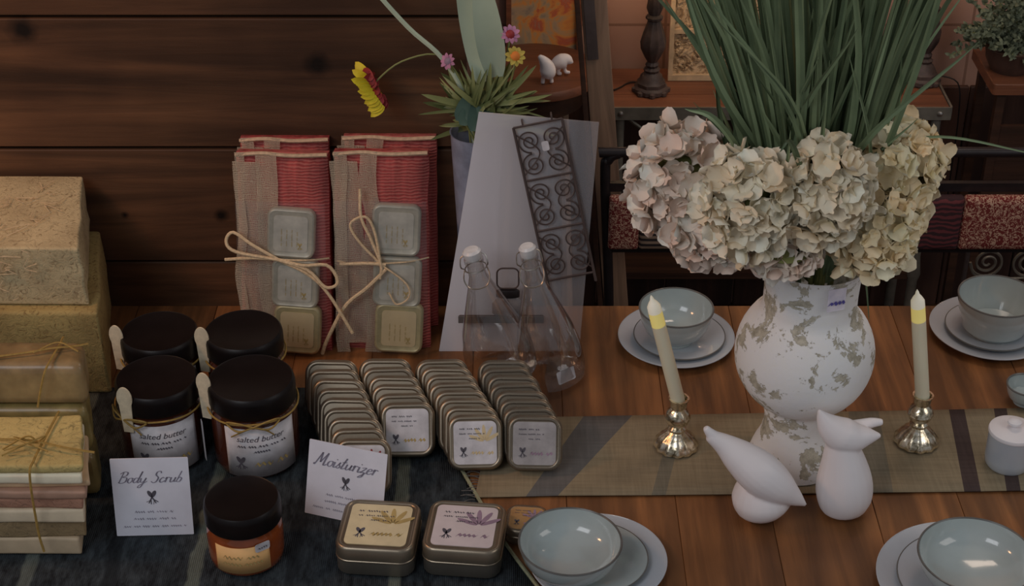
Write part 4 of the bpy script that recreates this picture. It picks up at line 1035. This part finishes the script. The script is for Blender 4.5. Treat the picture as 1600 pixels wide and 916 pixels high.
for k in range(95):
    a = rn.uniform(0, 2*PI); e = rn.uniform(-.35, 1.3); L = rn.uniform(.08, .17); d = Vector((math.cos(a)*math.cos(e), math.sin(a)*math.cos(e)*.7, math.sin(e)))
    s0 = Vector((0, 0, .06)); tip = s0+d*L+Vector((0, 0, .02)); P = bez([s0, s0+d*L*.5+Vector((0, 0, .03)), tip], 9); st_.tube(P, .0012, 4)
    for j in range(2, 9):
        for q_ in range(5):
            dd = Vector((rn.uniform(-1, 1), rn.uniform(-1, 1), rn.uniform(-.5, 1))).normalized(); leaf(mb, P[j], P[j]+dd*rn.uniform(.012, .02), .009, .15, 3)
mb.build('leaves', m_bush, t); st_.build('stems', m_stem, t)

# ================================================================== VASE + FLOWERS
m = N('distressed white painted clay'); v = m.coord()
f1 = m.noise(v, 17, 6, .68, .4); f2 = m.noise(v, 70, 4, .7); f3 = m.noise(m.coord((1, 1, 1), loc=(3, 1, 7)), 3.2, 2)
k = m.math('ADD', m.math('MULTIPLY_ADD', f2, .2, f1), m.math('MULTIPLY', f3, .25))
patch = m.ramp(k, [(.80, (0, 0, 0, 1)), (.82, (1, 1, 1, 1))])
cw = m.ramp(f2, [(.3, C(152, 150, 147)), (.7, C(172, 169, 166))]); cg = m.ramp(f2, [(.35, C(92, 88, 76)), (.65, C(126, 122, 110))])
m.col(m.mix(patch, cw, cg)); m.bump(m.math('SUBTRACT', m.math('MULTIPLY', f2, .4), patch), .5, .004); m_vase = m.fin(.6)
vp = at(1238, 716, TZ+.0075); s = scl(vp)
def vz(py): return atY(1248, py, vp.y).z-vp.z
zr, znk, zbl, zft, = vz(404), vz(445), vz(555), vz(650)
t = thing('urn_vase', 'large distressed white footed urn standing on the runner, full of flowers', 'vase', T(*vp))
meas = [(66, 722), (70, 717), (69, 706), (63, 691), (55, 676), (51, 660), (51, 645), (54, 636), (54, 629)]
prof = [(0, 0)]
for hwpx, yy in meas:
    q_ = atY(1248, yy, vp.y); prof.append((hwpx*scl(q_), max(.001, q_.z-vp.z)))
qc = atY(1248, 549, vp.y); Rb = 108.5*scl(qc); zc_b = qc.z-vp.z
for k in range(0, 15):
    dz = -Rb*.84+k/14*Rb*(.84+.70); prof.append((math.sqrt(Rb*Rb-dz*dz), zc_b+dz))
for hwpx, yy in [(75, 482), (73, 472), (73, 450), (74, 430), (78, 412), (80, 404)]:
    q_ = atY(1248, yy, vp.y); prof.append((hwpx*scl(q_), q_.z-vp.z))
prof += [(76*s, zr+.001), (70*s, zr-.02), (68*s, zr-.08), (0, zr-.09)]
MB().lathe(prof, 72, cap=False).build('urn_body', m_vase, t)
mb = MB(); rws = [(70*s+.001, 0)]
tgz = zr-.03; tgR = 76*s+.002
vs = [(a+.028+.0, b, 0) for a, b, c in rrpts(.034, .045, .002, 0, 2)]
o = MB().add(wrapcyl([(a, b, c) for a, b, c in vs], tgR, tgz), [tuple(range(len(vs)))]).build('price_sticker', plain('pale lilac sticker', C(142, 138, 160), .5), t, smooth=False)
pr = MB(); scribble(pr, .013, .043, -.006, .008, seed=2, th=.0035); pr.v = wrapcyl(pr.v, tgR+.001, tgz); pr.build('print', plain('blue ink', C(50, 46, 96), .6), o, smooth=False)

VTOP = Vector((vp.x, vp.y, vp.z+zr))
def petal_geo(rn, L, W):
    """one rounded, cupped petal in local coords, base at origin, along +x, normal +z"""
    n, mth = 5, 4; vs = []; fs = []; cup = rn.uniform(.15, .5); curl = rn.uniform(-.35, .35)
    for i in range(n+1):
        u = i/n; wd = W*.5*(math.sin(PI*(.12+.80*u)))**.6*(1 if u < 1 else .6)
        for j in range(mth+1):
            q_ = j/mth*2-1
            vs.append(Vector((L*u-(.12*L*q_*q_ if u > .9 else 0), wd*q_, L*(cup*u*u*.6+curl*u*u*u*.6)+abs(q_)**2*W*.14+rn.uniform(-.0006, .0006))))
    for i in range(n):
        for j in range(mth): a = i*(mth+1)+j; fs.append((a, a+1, a+mth+2, a+mth+1))
    return vs, fs
def hydrangea(cpx, cpy, dy, rpx, m, label, seed, squash=(1, 1, 1), nf=78):
    c = atY(cpx, cpy, vp.y+dy); Rr = rpx*scl(c); rn = random.Random(seed)
    t = thing('hydrangea_bloom', label, 'flower', T(*c), 'hydrangea blooms in the urn')
    mb = MB()
    for k in range(nf):
        z = 1-2*(k+.5)/nf; a = k*2.39996+rn.uniform(-.15, .15); rr_ = math.sqrt(1-z*z)
        d = Vector((rr_*math.cos(a), rr_*math.sin(a), z)); pos = Vector((d.x*squash[0], d.y*squash[1], d.z*squash[2]))*Rr*rn.uniform(.68, .98)
        nd = (d+Vector((rn.uniform(-.35, .35), rn.uniform(-.35, .35), rn.uniform(-.35, .35)))).normalized()
        q_ = Vector((0, 0, 1)).rotation_difference(nd).to_matrix().to_4x4(); sp = rn.uniform(0, PI)
        for p4 in range(4):
            vs, fs = petal_geo(rn, rn.uniform(.024, .036)*1.12, rn.uniform(.030, .042))
            M = T(*pos) @ q_ @ RZ(sp+p4*PI/2+rn.uniform(-.15, .15)) @ RY(-rn.uniform(-.1, .85))
            mb.add(vs, fs, M)
    o = mb.build('petals', m, t, ang=80)
    MB().lathe([(0, -Rr*.72*squash[2]), (Rr*.5, -Rr*.55*squash[2]), (Rr*.72*squash[0], 0), (Rr*.5, Rr*.55*squash[2]), (0, Rr*.72*squash[2])], 20).build('floret_core', m_stem, t)
    b = VTOP-c+Vector((0, 0, -.05)); MB().tube(bez([(0, 0, 0), b*.5+Vector((0, 0, .02)), b], 10), .004, 6).build('stem', m_stem, t)
    return t
hydrangea(1065, 285, -.02, 80, m_petal, 'leftmost blush hydrangea bloom, beside the bench end', 1, (1, 1, 1.12), 80)
hydrangea(1110, 345, -.07, 66, m_petal, 'lower left blush hydrangea bloom hanging over the left plate setting', 2, (1, 1, 1))
hydrangea(1168, 318, -.13, 72, m_petal2, 'greenish cream hydrangea bloom in front centre-left of the urn', 3, (1, .9, 1.15))
hydrangea(1290, 300, -.13, 62, m_petal2, 'pale green hydrangea bloom in front centre-right of the urn', 4, (1, .9, 1.35))
hydrangea(1392, 262, -.02, 76, m_petal3, 'rightmost cream hydrangea bloom beside the right bench pad', 5, (1, 1, 1.1), 80)
hydrangea(1362, 352, -.08, 70, m_petal3, 'lower right cream hydrangea bloom above the right candle', 6, (1, 1, 1.05))
hydrangea(1225, 392, -.115, 34, m_petal, 'small low blush hydrangea cluster at the rim of the urn', 7, (1.6, .5, .8), 45)

# grass bunch
t = thing('ornamental_grass', 'tall bunch of long dark green grass blades rising from the urn', 'grass', T(*VTOP))
mb = MB(); rn = random.Random(12)
def blade(mb, P0, P1, P2, w, rn, n=14):
    P = bez([P0, P1, P2], n); vs = []; fs = []
    tw = rn.uniform(-.8, .8)
    for i, c in enumerate(P):
        u = i/(n-1); ww = w*.5*(1-u**2.2)**.8*(.55+.45*min(1, u*3))+.0004
        tdir = (P[min(i+1, n-1)]-P[max(i-1, 0)]).normalized()
        sd_ = tdir.cross(Vector((math.sin(tw), -math.cos(tw), 0))); sd_.normalize(); nn = sd_.cross(tdir)
        vs += [c-sd_*ww+nn*ww*.4, c, c+sd_*ww+nn*ww*.4]
    for i in range(n-1): a = 3*i; fs += [(a, a+1, a+4, a+3), (a+1, a+2, a+5, a+4)]
    mb.add(vs, fs)
for k in range(380):
    a = rn.uniform(0, 2*PI); r = rn.random()**.6; H_ = rn.uniform(.42, .95) if rn.random() < .8 else rn.uniform(.18, .4)
    b0 = Vector((.066*r*math.cos(a)-.018, .05*r*math.sin(a), rn.uniform(-.03, .02)))
    sp_ = .245*r*H_; m_ = Vector((.5*sp_*math.cos(a)+b0.x-.03*H_, .35*sp_*math.sin(a)+b0.y, H_*.5)); e = Vector((sp_*1.25*math.cos(a)+b0.x-.075*H_, sp_*math.sin(a)+b0.y, H_))
    if rn.random() < .3: e += Vector((rn.uniform(-.12, .12), rn.uniform(-.08, .02), 0)); m_ += Vector((rn.uniform(-.03, .03), -.02, 0))
    if rn.random() < .15: e += Vector((rn.uniform(-.06, .06), 0, -.05))
    blade(mb, b0, m_, e, rn.uniform(.009, .017), rn)
def gp(px, py, dy=0): return atY(px, py, vp.y+dy)-VTOP
blade(mb, gp(1230, 300, -.02), gp(1120, 130, -.05), gp(1050, -80, -.05), .016, rn)
blade(mb, gp(1330, 330, .0), gp(1420, 120, -.03), gp(1520, -30, -.03), .006, rn)
blade(mb, gp(1320, 300), gp(1440, 215, -.05), gp(1640, 245, -.1), .006, rn, 20)
blade(mb, gp(1260, 290, -.12), gp(1235, 222, -.16), gp(1218, 238, -.18), .010, rn)
blade(mb, gp(1190, 290, -.05), gp(1120, 190, -.1), gp(1070, 170, -.1), .012, rn)
blade(mb, gp(1340, 390, -.1), gp(1352, 430, -.13), gp(1358, 500, -.13), .004, rn)
mb.build('grass_blades', m_grass, t)
mb = MB()
for k in range(20): a = rn.uniform(0, 6.28); mb.tube([(.03*math.cos(a), .03*math.sin(a), -.085), (.04*math.cos(a), .04*math.sin(a), .03)], .004, 5)
mb.build('grass_stems', m_stem, t)

# ================================================================== CANDLES
q = N('mercury glass'); v = q.coord(); f = q.noise(v, 60, 5, .7, 1); q.col(q.ramp(f, [(.35, C(70, 60, 40)), (.55, C(150, 142, 124)), (.75, C(190, 186, 176))])); q.bump(f, .3, .002); m_merc = q.fin(.16, .9)
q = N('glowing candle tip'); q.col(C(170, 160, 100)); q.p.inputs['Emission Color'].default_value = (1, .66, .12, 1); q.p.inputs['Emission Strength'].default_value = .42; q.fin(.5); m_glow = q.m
q = N('candle flame tip'); q.col(C(190, 186, 150)); q.p.inputs['Emission Color'].default_value = (1, .85, .4, 1); q.p.inputs['Emission Strength'].default_value = .3; q.fin(.5); m_tip = q.m
def candle(bx, by, top, hb, lab1, lab2, hpx=82):
    p = at(bx, by, TZ+.0075); s = scl(p); zt = atY(hb[0], hb[1], p.y).z-p.z; H = zt
    t = thing('candle_holder', lab1, 'candle holder', T(*p), 'mercury glass candle holders')
    mb = MB(); n = 48; prof = [(0, 0), (31*s, 0), (34*s, .003), (33*s, .010), (25*s, .024), (15*s, .034), (10*s, .04)]
    rings = [[(r*(1+(.04*math.cos(12*2*PI*k/n) if i > 1 else 0))*math.cos(2*PI*k/n), r*(1+(.04*math.cos(12*2*PI*k/n) if i > 1 else 0))*math.sin(2*PI*k/n), z) for k in range(n)] for i, (r, z) in enumerate(prof)]
    mb.loft(rings); mb.build('foot', m_merc, t)
    z0 = .038; hh = H-z0
    MB().lathe([(10*s, z0-.002), (14*s, z0+hh*.03), (14*s, z0+hh*.08), (10*s, z0+hh*.14), (17*s, z0+hh*.26), (20.5*s, z0+hh*.42), (17*s, z0+hh*.58), (10.5*s, z0+hh*.68), (13*s, z0+hh*.75), (14*s, z0+hh*.93), (16*s, z0+hh*.97), (16*s, H), (13*s, H), (12*s, H-.012), (0, H-.012)], 36, cap=False).build('stem', m_merc, t)
    b = p+Vector((0, 0, H-.011)); tp = atY(top[0], top[1], p.y-.0)
    ax = tp-b; L = ax.length; rc_ = 10.7*s
    c = thing('taper_candle', lab2, 'candle', T(*b) @ Vector((0, 0, 1)).rotation_difference(ax.normalized()).to_matrix().to_4x4(), 'ivory taper candles')
    MB().lathe([(0, 0), (rc_*.98, 0), (rc_*1.02, .01), (rc_, L*.73), (0, L*.73)], 32).build('wax_body', m_candle, c)
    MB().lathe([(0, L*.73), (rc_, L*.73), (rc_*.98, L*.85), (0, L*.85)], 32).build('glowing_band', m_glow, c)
    MB().lathe([(rc_*.98, L*.85), (rc_*.95, L*.9), (rc_*.6, L*.935), (rc_*.32, L*.955), (rc_*.2, L*.98), (0, L)], 32).build('flame_tip', m_tip, c)
candle(1056, 697, (1017, 461), (1044, 622), 'silvery mercury glass holder under the leaning candle, left of the urn', 'ivory taper candle leaning slightly left, in front of the left place setting')
candle(1431, 690, (1433, 452), (1433, 617), 'silvery mercury glass holder right of the white birds', 'upright ivory taper candle to the right of the urn')

# ================================================================== BIRDS
def bird(px, py, label, chains, dy=0):
    p = at(px, py, TZ+.0005); s = scl(p); ch = []
    for pts, rs in chains:
        P = [atY(a, b, p.y+d) for (a, b, d) in pts]; ch.append((P, [r*s for r in rs]))
    return blob('bird_figurine', ch, m_white, label, 'bird figurine', .0028, group='white ceramic birds')
pL = at(1190, 806); pR = at(1318, 799)
zc = lambda p, py: atY(1200, py, p.y).z
bl = bird(1190, 806, 'white ceramic bird bending down, beak near the table, left of the pair',
     [([(1191, 812, 0), (1190, 804, 0), (1189, 795, 0), (1189, 783, 0), (1189, 768, 0), (1190, 758, 0)], [22, 36, 44, 46, 38, 24]),
      ([(1107, 690, .0), (1130, 704, 0), (1154, 723, -.005), (1185, 748, -.015), (1213, 769, -.02), (1237, 785, -.022), (1258, 799, -.022)], [9, 17, 27, 34, 29, 16, 2.5]),
      ([(1101, 678, 0), (1112, 690, 0), (1128, 702, 0), (1145, 716, 0)], [5, 9, 12, 14])])
brd = bird(1318, 799, 'white ceramic bird with raised tail and upturned beak, right of the pair',
     [([(1319, 806, 0), (1319, 800, 0), (1318, 790, 0), (1318, 775, 0), (1318, 755, 0), (1317, 735, 0), (1315, 715, 0), (1314, 700, 0)], [20, 34, 41, 44, 42, 36, 29, 24]),
      ([(1278, 650, 0), (1286, 664, 0), (1297, 677, 0), (1313, 688, 0), (1333, 692, 0), (1353, 691, 0), (1375, 690, 0)], [2, 12, 21, 27, 24, 15, 3]),
      ([(1325, 680, .02), (1345, 674, .03), (1362, 670, .03), (1378, 669, .03)], [13, 10, 8, 5])])
for o_ in (bl, brd):      # rest exactly on the table
    zmin = min(v_.co.z for v_ in o_.data.vertices)
    o_.location.z += (TZ+.001)-zmin

# ================================================================== TABLEWARE
def ringprof(pr, rim=None): return pr
def plate(px, py, a, z, name, label, cat, m, group, lip=.016):
    p = at(px, py, z); Rr = a*scl(p); t = thing(name, label, cat, T(*p), group)
    MB().lathe([(0, .003), (Rr*.52, .003), (Rr*.55, 0), (Rr*.58, 0), (Rr*.6, .004), (Rr*.96, lip-.003), (Rr, lip), (Rr*.995, lip+.002), (Rr*.95, lip+.001), (Rr*.7, .011), (Rr*.62, .007), (0, .006)], 72, cap=False).build('plate_body', m, t)
    MB().tube([(Rr*.997*math.cos(k*PI/36), Rr*.997*math.sin(k*PI/36), lip+.0008) for k in range(72)], .0016, 6, closed=True).build('rim_line', m_rim if cat != 'plate' or 'small' in label else m, t)
    return t, Rr
def bowl(px, py, z, rim, a, label, m, group, foot=.5, name='bowl'):
    p = at(px, py, z); s = scl(p); top = atY(rim[0], rim[1], p.y); H = top.z-p.z; Rr = a*s*.98
    t = thing(name, label, name if name != 'bowl' else 'bowl', T(*p) , group); f = Rr*foot
    out = [(0, .002), (f*.9, .002), (f*.92, 0), (f, 0), (f*1.02, .006), (f*1.25, .012), (Rr*.82, H*.36), (Rr*.93, H*.62), (Rr*.985, H*.88), (Rr, H)]
    inn = [(Rr-.003, H+.001), (Rr*.955, H*.88), (Rr*.9, H*.62), (Rr*.78, H*.38), (f*1.1, .018), (f*.85, .014), (0, .013)]
    MB().lathe(out+inn, 72, cap=False).build('bowl_body', m, t)
    MB().tube([((Rr-.0012)*math.cos(k*PI/36), (Rr-.0012)*math.sin(k*PI/36), H+.0006) for k in range(72)], .0021, 6, closed=True).build('rim_line', m_rim, t)
    MB().tube([(f*.98*math.cos(k*PI/30), f*.98*math.sin(k*PI/30), .0145) for k in range(60)], .0012, 5, closed=True).build('inner_ring', m_rim, t)
    return t
def setting(px, py, a, a2, off2, bpx, bpy, ba, rim, where, m1=m_glaze, m2=m_glaze, m3=m_glaze2, foot=.5):
    plate(px, py, a, TZ+.001, 'dinner_plate', 'large pale grey-blue dinner plate %s' % where, 'plate', m1, 'dinner plates')
    plate(px+off2[0], py+off2[1], a2, TZ+.0102, 'side_plate', 'small side plate on the dinner plate %s' % where, 'plate', m2, 'side plates', .013)
    bowl(bpx, bpy, TZ+.0175, rim, ba, 'round blue-grey bowl on stacked plates %s' % where, m3, 'bowls', foot)
setting(1056, 534, 90, 71, (5, -3), 1054, 529, 59, (1050, 481), 'at the back left, behind the leaning candle')
setting(1545, 521, 92, 70, (2, -3), 1551, 516, 63, (1556, 463), 'at the back right, beyond the upright candle', foot=.62)
setting(934, 884, 107, 84, (-6, -4), 890, 890, 82, (886, 846), 'at the front centre, beside the flat tins', m2=m_glaze2)
setting(1506, 916, 136, 108, (4, -4), 1518, 912, 92, (1525, 868), 'at the front right corner')
# canister
p = at(1573, 724, TZ+.0075); s = scl(p); H = atY(1573, 668, p.y).z-p.z; Rr = 37*s
t = thing('lidded_canister', 'small grey-blue lidded canister with a knob at the right end of the runner', 'canister', T(*p))
MB().lathe([(0, 0), (Rr*.86, 0), (Rr*.94, .006), (Rr*.97, .02), (Rr*.97, H*.86), (Rr*.9, H*.88)], 48).build('canister_body', m_glaze, t)
MB().lathe([(Rr*.9, H*.86), (Rr, H*.87), (Rr*1.01, H*.9), (Rr*.98, H*.95), (Rr*.8, H*.99), (Rr*.4, H*1.01), (0, H*1.015)], 48).build('lid', m_white, t)
MB().lathe([(.004, H*1.0), (.006, H*1.06), (.013, H*1.12), (.013, H*1.17), (.006, H*1.22), (0, H*1.22)], 20).build('knob', m_white, t)
p = at(1600, 630, TZ+.001)
bowl(1600, 628, TZ+.0005, (1600, 602), 32, 'small green-blue cup behind the canister at the right edge', m_glaze2, None, .55, 'cup')
